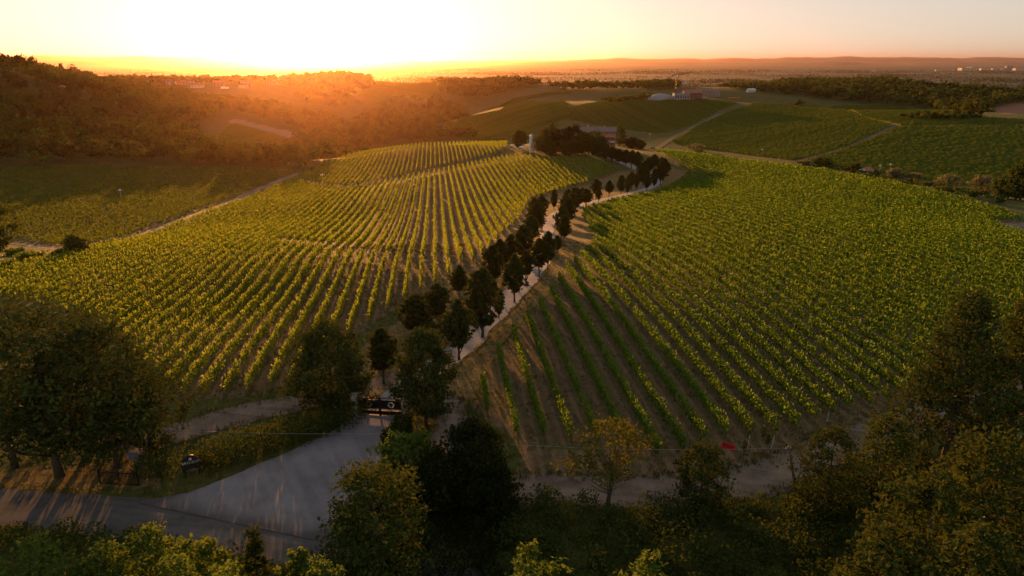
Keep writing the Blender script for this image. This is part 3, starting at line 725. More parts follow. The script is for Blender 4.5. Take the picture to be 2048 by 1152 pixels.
def make_tree(name, h, rad, leafmat, label=None, cat='tree', group=None, base=.28, clumps=90, per=22, leaf=.22, seed=1, prof=None, nl=9, trunk_r=None, clump_r=.24,
              solidity=.45, spread=.8, lean=(0, 0), stems=1, upness=0.0, flat=1.0, limb_start=None, limb_rad=.85, crown_name='crown'):
    e = empty(name)
    tr = trunk_r or .018 * h + .05
    limbs(h, rad * limb_rad, nl, seed, spread, limb_start if limb_start is not None else base * .7, tr, lean, stems).build('trunk', M_BARK, e, smooth=True)
    V, F = crown(base * h, h, rad, clumps, per, leaf, seed + 50, prof, clump_r, solidity, flat, lean, .62, upness)
    obj(crown_name, V, F, leafmat, e)
    if label: tag(e, label, cat, group)
    return e
def px_h(base, px, py):
    """height of a point above a ground spot that shows at pixel row py (same distance from the camera)"""
    x, y, w = ray(px, py); t = math.hypot(base[0], base[1]) / math.hypot(float(x), float(y))
    return CAMZ + float(w) * t - base[2]
def px_r(base, npx):
    return npx / FPX * math.hypot(base[0], base[1], base[2] - CAMZ)

# the avenue of upright hornbeams: (pixel x, pixel y of the foot, pixel y of the tip, crown half width in pixels, kind)
egg = lambda t: np.clip(1.1 * np.sin(np.pi * np.clip(t ** .85 * .92 + .07, 0, 1)) ** .85, .04, 2)
narrow = lambda t: np.clip(np.sin(np.pi * np.clip(t * .88 + .1, 0, 1)) ** .6, .05, 2)
PROTO = []
for k in range(7):
    e = make_tree('hornbeam_tree', 8.0, 1.75, M_HORN, base=(.26, .3, .2, .33, .24, .28, .17)[k], clumps=440, per=19, leaf=.14, seed=11 + k * 7, prof=(egg, egg, narrow, egg, lambda t: egg(np.clip(t * 1.08 - .04, 0, 1)) * (1 + .12 * np.sin(t * 13)), lambda t: egg(t ** .8), lambda t: egg(t ** 1.25))[k], nl=18, trunk_r=.15, clump_r=.16, solidity=.12,
                  spread=.32, upness=.65, limb_start=.1, limb_rad=1.5)
    PROTO.append(e)
RIGHT_SIDE = [(918,720,598,30),(965,675,535,33),(998,638,575,14),(1029,605,507,30),(1052,573,500,20),(1078,555,476,24),(1096,541,462,20),(1114,514,470,12),(1128,492,430,16),
    (1122,482,410,18),(1136,455,396,19),(1130,440,390,18),(1151,421,374,21),(1172,415,377,17),(1197,407,374,10),(1254,393,350,10),(1272,388,345,9),(1293,383,336,14),(1308,377,336,12)]
LEFT_SIDE = [(768,768,655,30),(832,672,590,32),(876,655,566,30),(920,600,530,24),(985,585,490,27),(1000,548,478,26),(1022,538,468,22),(1046,522,450,26),(1062,492,430,24),(1072,470,405,22),
    (1068,455,395,20),(1083,440,388,18),(1108,420,379,10),(1136,408,378,12),(1164,404,374,10),(1192,399,358,18),(1218,394,360,15),(1242,388,350,16),(1262,380,342,15),(1285,371,334,15)]
UPPER = [(1321,371,322,16),(1326,362,316,17),(1322,350,314,14),(1308,344,308,14),(1296,352,314,15),(1284,358,325,15),(1274,341,303,13),(1263,338,300,13),(1251,332,299,13),(1237,328,298,13),(1224,325,293,15),(1210,321,290,13)]
first = {0: True, 1: True, 2: True, 3: True}
def place_proto(protos, k, loc, rz, sc, label, cat, group):
    o = protos[k]
    if o.get('placed'): 
        o = copy_tree(o); 
    o['placed'] = 1
    o.location = [float(q) for q in loc]; o.rotation_euler = (0, 0, rz); o.scale = sc
    tag(o, label, cat, group); return o
def clear_flags():
    for o in bpy.data.objects:
        if 'placed' in o: del o['placed']
rnd = random.Random(5)
for side, lst, where in (('right', RIGHT_SIDE, 'right edge of the gravel avenue'), ('left', LEFT_SIDE, 'left edge of the gravel avenue'), ('upper', UPPER, 'last bend of the avenue')):
    for i, (px, py, pt, hw) in enumerate(lst):
        b = ground(px, py); h = px_h(b, px, pt); r = px_r(b, hw)
        h = min(max(h, 4), 11.5)
        if side != 'upper' and i > 1: r *= .8
        if side != 'upper' and i <= 1: r *= 1.08
        if side == 'upper' or i > 13: r *= .72
        place_proto(PROTO, rnd.randrange(7), b, rnd.uniform(0, 6.28), (r / 1.9, r / 1.9, h / 8.1),
                    f'upright dark hornbeam on the {where}, {ordinal(i)} ' + ('from the gate' if side != 'upper' else 'going up to the villa'), 'tree', 'hornbeams lining the avenue')

# single trees: name, foot pixel, tip row, crown half width, leaf material, options
def tree_px(name, px, py, pt, hw, mat, label, group=None, z0=None, **kw):
    b = ground(px, py) if z0 is None else z0
    h = px_h(b, px, pt); r = px_r(b, hw); kw.setdefault('seed', int(px * 7 + py))
    e = make_tree(name, h, r, mat, label, 'tree', group, **kw); e.location = [float(q) for q in b]; return e
tree_px('broadleaf_tree', 120, 952, 592, 135, M_BROWN, 'biggest brownish-green tree left of the forecourt, trunk bare to the ground', base=.2, clumps=260, per=34, leaf=.2, nl=14, trunk_r=.36)
tree_px('broadleaf_tree', 30, 935, 605, 115, M_BROWN, 'tall brownish-green tree at the left picture edge beside the asphalt road', base=.2, clumps=200, per=34, leaf=.2, nl=14, trunk_r=.3)
tree_px('broadleaf_tree', 235, 935, 640, 102, M_BROWN, 'brownish-green tree above the iron railings, shorter than its neighbour', base=.13, clumps=220, per=34, leaf=.19, nl=12, trunk_r=.25)
tree_px('broadleaf_tree', 303, 900, 715, 66, M_BROWN, 'small brownish-green tree nearest the dirt track behind the railings', base=.06, clumps=150, per=32, leaf=.17, nl=9)
tree_px('broadleaf_tree', 180, 900, 690, 80, M_BROWN, 'low-crowned brownish-green tree between the biggest one and the railings', base=.1, clumps=150, per=32, leaf=.19, nl=10)
tree_px('broadleaf_tree', 665, 812, 650, 76, M_BROWN, 'round brownish-green tree left of the iron gate', base=.06, clumps=300, per=40, leaf=.17, nl=12, trunk_r=.2)
tree_px('broadleaf_tree', 852, 848, 664, 60, M_BROWN, 'brownish-green tree right of the iron gate, half hiding it', base=.13, clumps=300, per=38, leaf=.16, nl=12, trunk_r=.2)
tree_px('broadleaf_tree', 873, 700, 640, 22, M_HORN, 'low dark young tree behind the gate tree', base=.1, clumps=60, per=24, leaf=.15)
B = ground(770, 1150); B = np.array((B[0] * .985 - .4, 43.6, 0.0))
tree_px('broadleaf_tree', 768, 1150, 938, 98, M_OAK, 'round green-brown tree standing at the lower edge beside the forecourt', z0=B, base=.1, clumps=260, per=36, leaf=.15, nl=12, trunk_r=.22)
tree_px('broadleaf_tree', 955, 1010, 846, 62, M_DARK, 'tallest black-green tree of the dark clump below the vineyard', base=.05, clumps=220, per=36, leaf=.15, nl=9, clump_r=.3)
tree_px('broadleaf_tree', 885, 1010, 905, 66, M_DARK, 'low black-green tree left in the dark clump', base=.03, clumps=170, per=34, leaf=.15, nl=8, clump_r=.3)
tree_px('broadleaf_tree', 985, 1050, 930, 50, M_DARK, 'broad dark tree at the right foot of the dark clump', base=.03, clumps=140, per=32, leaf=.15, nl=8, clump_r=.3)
tree_px('ailanthus_tree', 815, 965, 868, 52, M_ROBIN, 'pale green feathery tree right of the ivy-clad pole', base=.15, clumps=70, per=34, leaf=.2, nl=10, solidity=.6, clump_r=.3, flat=.6)
tree_px('acacia_tree', 1215, 1015, 842, 82, M_YELLOW, 'yellowing acacia with open dark limbs beside the dirt track', base=.42, clumps=70, per=34, leaf=.13, nl=9, clump_r=.26, solidity=.4, stems=3, flat=.5, trunk_r=.22, limb_start=.2, limb_rad=1.0)
tree_px('broadleaf_tree', 1398, 1020, 888, 50, M_BROWN, 'dark brownish-green tree beside the red sign', base=.1, clumps=130, per=32, leaf=.14, nl=9)
tree_px('broadleaf_tree', 1645, 1035, 852, 60, M_BROWN, 'dark brownish-green tree right of the leaning utility pole', base=.12, clumps=160, per=32, leaf=.14, nl=9)
tree_px('ash_tree', 1752, 1005, 828, 52, M_OAK, 'slim green tree between the brownish-green tree and the tall pair', base=.2, clumps=120, per=30, leaf=.15, nl=9)
conif = lambda t: np.clip((1.05 - t) ** .75 * np.clip(t * 6 + .35, 0, 1), .04, 2)
tree_px('broadleaf_tree', 1872, 975, 583, 96, M_BROWN, 'tall tapering tree right of the vineyard, left one of the pair', base=.14, clumps=260, per=34, leaf=.19, nl=18, prof=conif, trunk_r=.3, solidity=.4, clump_r=.22)
tree_px('broadleaf_tree', 1992, 975, 578, 92, M_BROWN, 'tall tapering tree at the right edge, right one of the pair', base=.14, clumps=260, per=34, leaf=.19, nl=18, prof=conif, trunk_r=.3, solidity=.4, clump_r=.22)
def near_tree(name, px, Y, top, hw, mat, label, **kw):
    x = hid(px, Y, 0)[0]; b = np.array((x, Y, 0.0)); r_, y_, w_ = ray(px, top)
    t = Y / float(y_); b[0] = float(r_) * t; h = CAMZ + float(w_) * t
    kw.setdefault('seed', int(px * 3 + top))
    e = make_tree(name, h, hw / FPX * math.hypot(Y, CAMZ - h * .7), mat, label, 'tree', None, **kw); e.location = b.tolist(); return e
near_tree('oak_tree', 2010, 40, 868, 118, M_OAK, 'big green oak rising at the lower right corner, topmost of the near oaks', base=.12, clumps=240, per=40, leaf=.16, nl=14)
near_tree('oak_tree', 1880, 37, 955, 110, M_OAK, 'green oak in front of the tall tapering pair', base=.12, clumps=240, per=40, leaf=.16, nl=14)
near_tree('oak_tree', 1790, 34, 1068, 95, M_OAK, 'lowest green oak at the bottom edge near the right corner', base=.12, clumps=200, per=40, leaf=.15, nl=12)
near_tree('oak_tree', 1960, 31, 1060, 110, M_OAK, 'green oak filling the bottom right corner', base=.12, clumps=240, per=40, leaf=.15, nl=12)
near_tree('robinia_tree', 1068, 33, 1098, 70, M_ROBIN, 'pale green treetop poking up at the bottom edge below the dark clump', base=.3, clumps=80, per=34, leaf=.14, nl=10, clump_r=.28)
near_tree('robinia_tree', 1303, 32, 1118, 62, M_ROBIN, 'small pale green treetop at the bottom edge right of centre', base=.3, clumps=70, per=34, leaf=.14, nl=10, clump_r=.28)
for px, Y, top, hw, lb in ((300, 40, 1062, 62, 'bright green treetop at the bottom left, tallest of its row'), (390, 39, 1078, 55, 'bright green treetop right of the tallest in the bottom left row'),
        (195, 39, 1092, 70, 'dim green treetop left of the tallest in the bottom left row'), (60, 38, 1088, 90, 'dim green treetop in the bottom left corner'),
        (345, 34, 1118, 60, 'pale feathery treetop lowest in the bottom left row'), (595, 37, 1098, 40, 'small pale treetop left of the round green-brown tree'),
        (440, 34, 1128, 55, 'pale treetop at the bottom edge under the forecourt'), (640, 34, 1120, 40, 'narrow pale treetop against the round green-brown tree')):
    near_tree('robinia_tree', px, Y, top, hw, M_ROBIN, lb, base=.25, clumps=90, per=34, leaf=.14, nl=9, clump_r=.28)
near_tree('poplar_tree', 502, 41, 1045, 34, M_OAK, 'pointed dark young tree on the edge of the asphalt road', base=.1, clumps=70, per=34, leaf=.13, nl=9, prof=conif)
# mid-distance single trees
tree_px('broadleaf_tree', 152, 513, 470, 19, M_OAK, 'round green tree beside the pale path below the valley field', base=.15, clumps=90, per=26, leaf=.28, nl=8)
tree_px('broadleaf_tree', 2, 505, 395, 27, M_OAK, 'tall dark tree cut by the left edge beside the valley field', base=.1, clumps=130, per=26, leaf=.3, nl=8)
tree_px('broadleaf_tree', 2040, 400, 325, 26, M_OAK, 'tall dark tree at the right edge beyond the green crest', base=.05, clumps=90, per=22, leaf=.5, nl=6)
for px, py, pt, hw, mat, lb in ((1895, 376, 350, 20, M_PALE, 'pale bushy willow in the hedge line beyond the crest, left one'), (1960, 380, 349, 17, M_PALE, 'pale bushy willow in the hedge line beyond the crest, right one'),
        (1790, 354, 338, 12, M_PALE, 'small grey-green bush right of the wind mast'), (1645, 333, 315, 16, M_OAK, 'dark bush at the lower end of the pale hill track'), (1612, 331, 320, 14, M_PALE, 'pale low bush on the crest edge left of the dark bush'),
        (1711, 345, 327, 10, M_OAK, 'dark little tree against the left wall of the hut'), (1393, 303, 290, 16, M_PALE, 'pale bush on the crest near the parked cars'), (1830, 360, 348, 14, M_PALE, 'low pale shrub between the hut and the willows'),
        (2005, 396, 355, 18, M_OAK, 'green shrub next to the tall dark tree at the right edge')):
    tree_px('shrub_tree', px, py, pt, hw, mat, lb, base=.02, clumps=60, per=20, leaf=.45, nl=5, clump_r=.35)
# scrub in the dip at the left
for i, (px, py, pt, hw) in enumerate([(20,540,520,22),(60,520,505,20),(100,530,514,16),(125,515,500,14),(205,500,488,12),(30,510,498,15),(165,520,508,12)]):
    tree_px('scrub_bush', px, py, pt, hw, M_ROBIN, 'rough green bush in the grassy dip below the valley path', 'bushes in the grassy dip', base=.0, clumps=40, per=20, leaf=.3, nl=4, clump_r=.4)
# villa grove
for i, (px, py, pt, hw, lb) in enumerate([(1040,298,262,14,'leftmost tree of the villa grove beside the white silo'),(1090,304,262,22,'broad tree of the villa grove right of the silo'),(1100,306,248,24,'tallest tree at the left of the villa grove'),
        (1125,306,256,22,'dark tree in the middle of the villa grove'),(1146,306,250,20,'dark pointed tree left of the villa roof'),(1165,308,265,20,'rounded tree hiding the villa wall'),(1185,310,262,20,'light green tree in front of the villa roof'),
        (1198,312,274,18,'low tree right in the villa grove'),(1140,309,280,24,'low front tree of the villa grove'),(1095,309,278,26,'low front tree at the left of the villa grove'),(1238,292,250,14,'round tree against the right end of the villa'),
        (1262,296,276,16,'low dark tree right of the villa'),(1278,297,280,12,'lowest dark bush right of the villa')]):
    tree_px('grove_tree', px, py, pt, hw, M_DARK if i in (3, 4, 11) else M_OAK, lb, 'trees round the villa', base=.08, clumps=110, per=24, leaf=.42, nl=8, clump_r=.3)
clear_flags()

# shrubbery along the lower edge and hedges
def thicket(name, poly, mat, hmin, hmax, spacing, per, leaf, label, cat, seed=3, rad=1.0, **tg):
    g = np.random.default_rng(seed); lo, hi = poly.min(0), poly.max(0)
    gx, gy = np.meshgrid(np.arange(lo[0], hi[0], spacing), np.arange(lo[1], hi[1], spacing))
    P = np.c_[gx.ravel(), gy.ravel()] + g.uniform(-.5, .5, (gx.size, 2)) * spacing
    P = P[inside(poly, P[:, 0], P[:, 1])]; n = len(P)
    h = g.uniform(hmin, hmax, n); r = spacing * rad * g.uniform(.6, 1.0, n)
    idx = np.repeat(np.arange(n), per); k = len(idx); d = rand_dirs(k, g); q = g.uniform(size=k) ** .35
    C = np.c_[P[idx], H(P[idx, 0], P[idx, 1]) + h[idx] * .48] + d * q[:, None] * np.c_[r[idx], r[idx], h[idx] * .52]
    N = rand_dirs(k, g) + d * .6
    V, F = card_mesh(C, leaf * g.uniform(.6, 1.4, k), N, .62, None, g)
    return tag(obj(name, V, F, mat), label, cat, **tg)
under = np.vstack([gpoly([(990,1010),(1060,1005),(1200,1022),(1320,1018),(1450,1005),(1570,990),(1640,965),(1760,920),(1850,900),(2048,900)]), [[48, 28], [0, 28]]])
thicket('undergrowth', under, M_OAK, 1.2, 3.2, 1.8, 260, .13, 'dark green undergrowth filling the bank below the dirt track', 'undergrowth', kind='stuff')
thicket('undergrowth', np.vstack([[(-60., 24.), (-6., 26.)], gpoly([(600,1150),(420,1110),(250,1087),(0,1060),(-150,1048)])]), M_OAK, 1.0, 2.4, 1.8, 220, .13, 'green undergrowth on the near verge of the asphalt road', 'undergrowth', seed=9, kind='stuff')
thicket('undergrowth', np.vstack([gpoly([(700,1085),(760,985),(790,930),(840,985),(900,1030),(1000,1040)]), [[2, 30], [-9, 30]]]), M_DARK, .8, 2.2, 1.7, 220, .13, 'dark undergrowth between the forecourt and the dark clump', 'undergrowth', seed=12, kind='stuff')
M_HEDGE = leaf_mat('hedge_leaves', [(.02, .04, .01), (.03, .055, .013), (.05, .075, .016)], .25, (.12, .12, .015), .1)
def hedge(pts, w, h, label, mat=M_HEDGE, seed=2, leaf=.12, dens=420):
    P = np.array([ground(*p) for p in pts]); g = np.random.default_rng(seed); Cs, Ds = [], []
    for a, b in zip(P[:-1], P[1:]):
        L = np.hypot(*(b - a)[:2]); k = int(L * dens); t = g.uniform(size=k)[:, None]; c = a * (1 - t) + b * t
        d = rand_dirs(k, g); d = np.sign(d) * np.abs(d) ** .6; q = g.uniform(.6, 1, k)[:, None]
        wob = 1 + .3 * (smooth_noise(c[:, 0], c[:, 1], 1.6, seed) - .5)
        Cs.append(np.c_[c[:, 0], c[:, 1], H(c[:, 0], c[:, 1]) + h / 2] + d * q * np.c_[wob * w / 2, wob * w / 2, wob * h / 2]); Ds.append(d)
    C = np.concatenate(Cs); V, F = card_mesh(C, leaf * g.uniform(.6, 1.4, len(C)), rand_dirs(len(C), g) + np.concatenate(Ds) * .7, .62, None, g)
    return tag(obj('hedge', V, F, mat), label, 'hedge')
hedge([(714,834),(650,862),(560,893),(470,918),(410,938)], 4.4, 2.7, 'long dark hedge between the dirt track and the forecourt')
hedge([(812,850),(795,880),(785,915)], 2.2, 1.9, 'short dark hedge right of the iron gate', seed=5)
hedge([(296,952),(350,946)], 3.6, 2.4, 'rounded clipped hedge left of the name sign', seed=6)
hedge([(395,928),(425,935)], 1.2, 1.7, 'yellow-green bush behind the name sign', mat=M_YELLOW, seed=8, dens=300)

# grass and weeds: tufts on the verges, along the road edges and under the vines
M_GRASS = leaf_mat('grass_blades', [(.05, .075, .02), (.09, .09, .03), (.15, .11, .045), (.06, .08, .02)], .3, (.16, .15, .03), 0)
def grass(label, P, size, seed):
    g = np.random.default_rng(seed); n = len(P); k = 5; idx = np.repeat(np.arange(n), k)
    xy = P[idx] + g.normal(0, .16, (n * k, 2)); s = size * g.uniform(.5, 1.4, n * k); N = rand_dirs(n * k, g); N[:, 2] *= .3
    up = np.c_[g.normal(0, .35, (n * k, 2)), np.ones(n * k)]
    V, F = card_mesh(np.c_[xy, H(xy[:, 0], xy[:, 1]) + .05 + s * .75], s, N, .3, up, g)
    tag(obj('grass', V, F, M_GRASS), label, 'grass', kind='stuff')
g_ = np.random.default_rng(77); E = []
for rd in (FORE, ASPH, TRACK_L, TRACK_R, TRACK_G, AVENUE):
    for ed in (rd.pa, rd.pb):
        ed = ed[np.hypot(ed[:, 0], ed[:, 1]) < 170]
        if len(ed): E.append(np.repeat(ed, 5, axis=0) + g_.normal(0, .5, (len(ed) * 5, 2)))
E = [np.concatenate(E)]
E[0] = E[0][~(inside(FORE.poly, E[0][:, 0], E[0][:, 1]) | inside(ASPH.poly, E[0][:, 0], E[0][:, 1]) | inside(AVENUE.poly, E[0][:, 0], E[0][:, 1]))]
E[0] = E[0][~((np.abs(E[0][:, 1] - 56) < 9) & (E[0][:, 0] > -38) & (E[0][:, 0] < -14) & inside(np.vstack([FORE.pa, ASPH.pb[::-1]]), E[0][:, 0], E[0][:, 1]))]
grass('ragged grass along the edges of the roads and tracks', np.concatenate(E), .17, 5)
X_ = g_.uniform(-75, 95, 60000); Y_ = g_.uniform(50, 165, 60000)
ok = np.hypot(X_, Y_) < 165
for rd in (FORE, ASPH, TRACK_L, TRACK_R, TRACK_G, AVENUE): ok &= ~inside(rd.poly, X_, Y_)
dens = np.where(inside(P_LEFT, X_, Y_), .55, np.where(inside(P_RIGHT, X_, Y_), .28, .5)) * (.35 + 1.2 * smooth_noise(X_, Y_, 4, 31))
ok &= g_.uniform(size=60000) < dens
grass('tufts of grass and weeds between the vines and on the verges', np.c_[X_, Y_][ok], .15, 6)
# ------------------------------------------------------------------ woods
def wood(poly, spacing, h, per, leaf, mat, label, seed=1, hvar=.3, min_h=.1):
    g = np.random.default_rng(seed); lo, hi = poly.min(0), poly.max(0)
    gx, gy = np.meshgrid(np.arange(lo[0], hi[0], spacing), np.arange(lo[1], hi[1], spacing))
    P = np.c_[gx.ravel(), gy.ravel()] + g.uniform(-.45, .45, (gx.size, 2)) * spacing
    P = P[inside(poly, P[:, 0], P[:, 1])]; n = len(P)
    if n == 0: print('empty wood', label); return
    hh = h * g.uniform(1 - hvar, 1 + hvar, n) * (.75 + .5 * smooth_noise(P[:, 0], P[:, 1], spacing * 6, seed)); r = spacing * .56 * g.uniform(.65, 1.3, n)
    idx = np.repeat(np.arange(n), per); k = len(idx); d = rand_dirs(k, g); d[:, 2] = np.where(d[:, 2] < -.2, -d[:, 2], d[:, 2]); q = g.uniform(.6, 1.05, k)
    # each crown is a handful of lobes
    lobes = rand_dirs(n * 5, g).reshape(n, 5, 3); pick = lobes[idx, g.integers(0, 5, k)]
    d2 = pick * .55 + d * .6
    C = np.c_[P[idx], H(P[idx, 0], P[idx, 1]) + hh[idx] * .55] + d2 * q[:, None] * np.c_[r[idx], r[idx], hh[idx] * .45]
    V, F = card_mesh(C, leaf * g.uniform(.6, 1.4, k), rand_dirs(k, g) + d2 * .9, .7, None, g)
    o = obj('woodland', V, F, mat)
    sp_ = np.array([(1, 1, 1), (1.7, 1.35, 1.1), (.5, .6, .65), (1.4, 1.6, 1.0), (.7, .55, .55), (2.0, 1.3, .8)])       # mixed species
    c_ = sp_[np.minimum(g.integers(0, 6, n), g.integers(0, 6, n))][idx]
    at = o.data.color_attributes.new('species', 'FLOAT_COLOR', 'POINT'); at.data.foreach_set('color', np.repeat(np.c_[c_ / 2, np.ones(k)], 4, axis=0).astype(np.float32).ravel())
    return tag(o, label, 'woodland', kind='stuff')
M_WOODS = leaf_mat('woodland_leaves', [(.025, .05, .013), (.04, .068, .017), (.06, .085, .02), (.045, .055, .016)], .25, (.10, .10, .015), 0)
def species(m):
    n, l = m.node_tree.nodes, m.node_tree.links; a = n.new('ShaderNodeVertexColor'); a.layer_name = 'species'
    x = n.new('ShaderNodeVectorMath'); x.operation = 'SCALE'; x.inputs['Scale'].default_value = 2; l.new(a.outputs[0], x.inputs[0])
    y = n.new('ShaderNodeVectorMath'); y.operation = 'MULTIPLY'; hs = [q for q in n if q.type == 'HUE_SAT'][0]
    r = [q for q in n if q.type == 'VALTORGB'][0]; l.new(r.outputs[0], y.inputs[0]); l.new(x.outputs[0], y.inputs[1]); l.new(y.outputs[0], hs.inputs['Color'])
species(M_WOODS)
M_PLAIN = leaf_mat('plain_tree_leaves', [(.02, .036, .018), (.035, .05, .024), (.05, .065, .03)], .2, (.08, .08, .02), 0)
wood(gpoly([(-260,337),(0,335),(200,334),(420,335),(440,312),(392,292),(402,262),(450,232),(470,230),(560,250),(640,272),(690,268),(660,243),(520,217),(400,200),(290,182),(190,168),(110,150),(50,138),(-10,130),(-260,100)]),
     10, 12.5, 120, 1.05, M_WOODS, 'wooded hillside at the left rising to the horizon', 1)
wood(gpoly([(432,333),(470,312),(520,318),(560,310),(600,288),(650,276),(700,268),(720,235),(770,222),(850,213),(905,212),(935,222),(925,237),(878,252),(866,268),(900,276),(940,282),(900,281),(820,285),(740,297),(660,320),(610,341),(580,340),(540,339)]),
     9.5, 11.5, 95, 1.1, M_WOODS, 'hazy wood in the valley under the low sun', 2)
wood(gpoly([(560,172),(640,160),(735,158),(742,185),(700,200),(690,222),(640,220),(600,200)]), 12, 12, 30, 2.2, M_WOODS, 'wood on the far ridge right under the sun', 3)
wood(gpoly([(838,162),(930,160),(1010,162),(1080,172),(1000,192),(930,205),(880,185)]), 13, 12, 28, 2.4, M_WOODS, 'dark wood behind the central spur', 4)
wood(gpoly([(1540,168),(1600,166),(1700,168),(1800,171),(1900,178),(2000,188),(2200,200),(2200,225),(2070,205),(1990,215),(1960,226),(1850,218),(1760,208),(1700,206),(1620,196),(1560,185)]), 10, 12, 40, 1.8, M_WOODS, 'rolling dark forest on the right beyond the vineyards', 5)
wood(gpoly([(1090,176),(1160,174),(1250,174),(1350,172),(1360,178),(1250,181),(1130,184)]), 10, 10, 30, 1.8, M_WOODS, 'tree line along the central ridge', 6)
wood(gpoly([(1440,176),(1500,172),(1560,172),(1590,190),(1560,190),(1500,182)]), 10, 9, 30, 1.8, M_WOODS, 'tree belt right of the crane', 7)
wood(gpoly([(1800,240),(1850,232),(1960,236),(1950,243),(1850,243)]), 8, 6, 30, 1.4, M_WOODS, 'scrubby trees above the pale hill track', 8)
wood(gpoly([(240,168),(420,163),(560,165),(560,169),(420,169),(250,173)]), 14, 11, 30, 2.2, M_WOODS, 'trees among the ridge houses', 9)
wood(gpoly([(870,276),(900,262),(950,268),(960,280)]), 8, 9, 50, 1.1, M_WOODS, 'tree clump behind the crest left of the villa', 10)
wood(gpoly([(1190,206),(1290,190),(1330,195),(1310,200),(1230,206)]), 9, 6, 30, 1.3, M_WOODS, 'scrub on the hilltop left of the building site', 11)
wood(gpoly([(1480,212),(1500,207),(1590,206),(1610,211)]), 9, 5, 30, 1.3, M_WOODS, 'thicket on the top of the dark vineyard hill', 12)
wood(gpoly([(1640,330),(1760,350),(1900,382),(2010,400),(2010,410),(1880,388),(1740,354),(1640,335)]), 5, 2.5, 40, .6, M_WOODS, 'hedge line in the dip beyond the green crest', 13)
wood(gpoly([(395,318),(440,300),(480,304),(560,306),(575,336),(480,331),(400,334)]), 7, 8, 70, 1.0, M_WOODS, 'dark trees at the foot of the small vineyard', 14)
# woods of the far plain
def plain_woods():
    g = np.random.default_rng(21); n = 2600
    a = g.uniform(R(-44), R(44), n); r = np.exp(g.uniform(math.log(1900), math.log(9000), n))
    X, Y = r * np.sin(a), r * np.cos(a); m = smooth_noise(X, Y, 420, 8) > .47; X, Y = X[m], Y[m]
    per = 26; idx = np.repeat(np.arange(len(X)), per); k = len(idx)
    off = g.normal(size=(k, 2)) * np.array((75, 26))
    x, y = X[idx] + off[:, 0], Y[idx] + off[:, 1]
    C = np.c_[x, y, H(x, y) + g.uniform(0, 8, k)]
    N = rand_dirs(k, g); N[:, 2] += 1.2
    V, F = card_mesh(C, g.uniform(2.5, 7, k), N, .7, None, g)
    tag(obj('woodland', V, F, M_PLAIN), 'scattered woods across the hazy plain', 'woodland', kind='stuff')
plain_woods()
# ------------------------------------------------------------------ objects by the gate
M_IRON = solid('black_iron', (.022, .02, .02), .5, .6, scale=8, spec=.4)
M_CREAM = solid('cream_plaster', (.50, .42, .30), .85, scale=3, bump=.2)
M_STONE = solid('grey_stone', (.32, .30, .27), .85, scale=4, bump=.3)
M_WHITE = solid('white_paint', (.75, .74, .72), .6, scale=2, var=.12)
M_PALEGREY = solid('pale_grey_metal', (.55, .56, .58), .45, .2, scale=2)
M_BLACKBOARD = solid('black_sign_paint', (.03, .026, .028), .45, scale=2)
M_LETTER = solid('pale_lettering', (.62, .56, .52), .6, scale=2, var=.1)
M_PINK = solid('faded_pink_paint', (.34, .20, .17), .7, scale=2)
M_RED = solid('red_sign_paint', (.62, .03, .035), .5, scale=2, var=.15)
M_DKRED = solid('dark_red_lettering', (.20, .01, .015), .6, scale=2)
M_POLE = solid('weathered_pole_wood', (.11, .085, .065), .95, scale=6, bump=.5)
M_WIRE = solid('steel_wire', (.35, .33, .32), .4, .5, scale=1)
M_BRICK = solid('brick_wall', (.42, .20, .10), .9, scale=1.2, bump=.2)
M_TILE = solid('grey_brown_roof_tiles', (.20, .145, .125), .9, scale=2.5, bump=.5)
M_TILE_RED = solid('red_roof_tiles', (.34, .13, .08), .9, scale=2.5, bump=.5)
M_GLASS = solid('window_glass', (.03, .035, .04), .12, scale=1, spec=.6)
M_ORANGE = solid('orange_netting', (.80, .17, .05), .7, scale=2)
M_RUBBER = solid('black_rubber', (.02, .02, .02), .85, scale=6)
M_BLUEGREY = solid('blue_grey_board', (.13, .14, .18), .6, scale=2)

def text_mesh(s, size, depth=.01):
    cu = bpy.data.curves.new('lettering', 'FONT'); cu.body = s; cu.size = size; cu.extrude = depth; cu.align_x = 'CENTER'; cu.space_character = 1.08
    o = bpy.data.objects.new('lettering', cu); COL.objects.link(o)
    bpy.context.view_layer.update()
    me = bpy.data.meshes.new_from_object(o.evaluated_get(bpy.context.evaluated_depsgraph_get()))
    bpy.data.objects.remove(o); bpy.data.curves.remove(cu)
    me.name = 'lettering'; return me

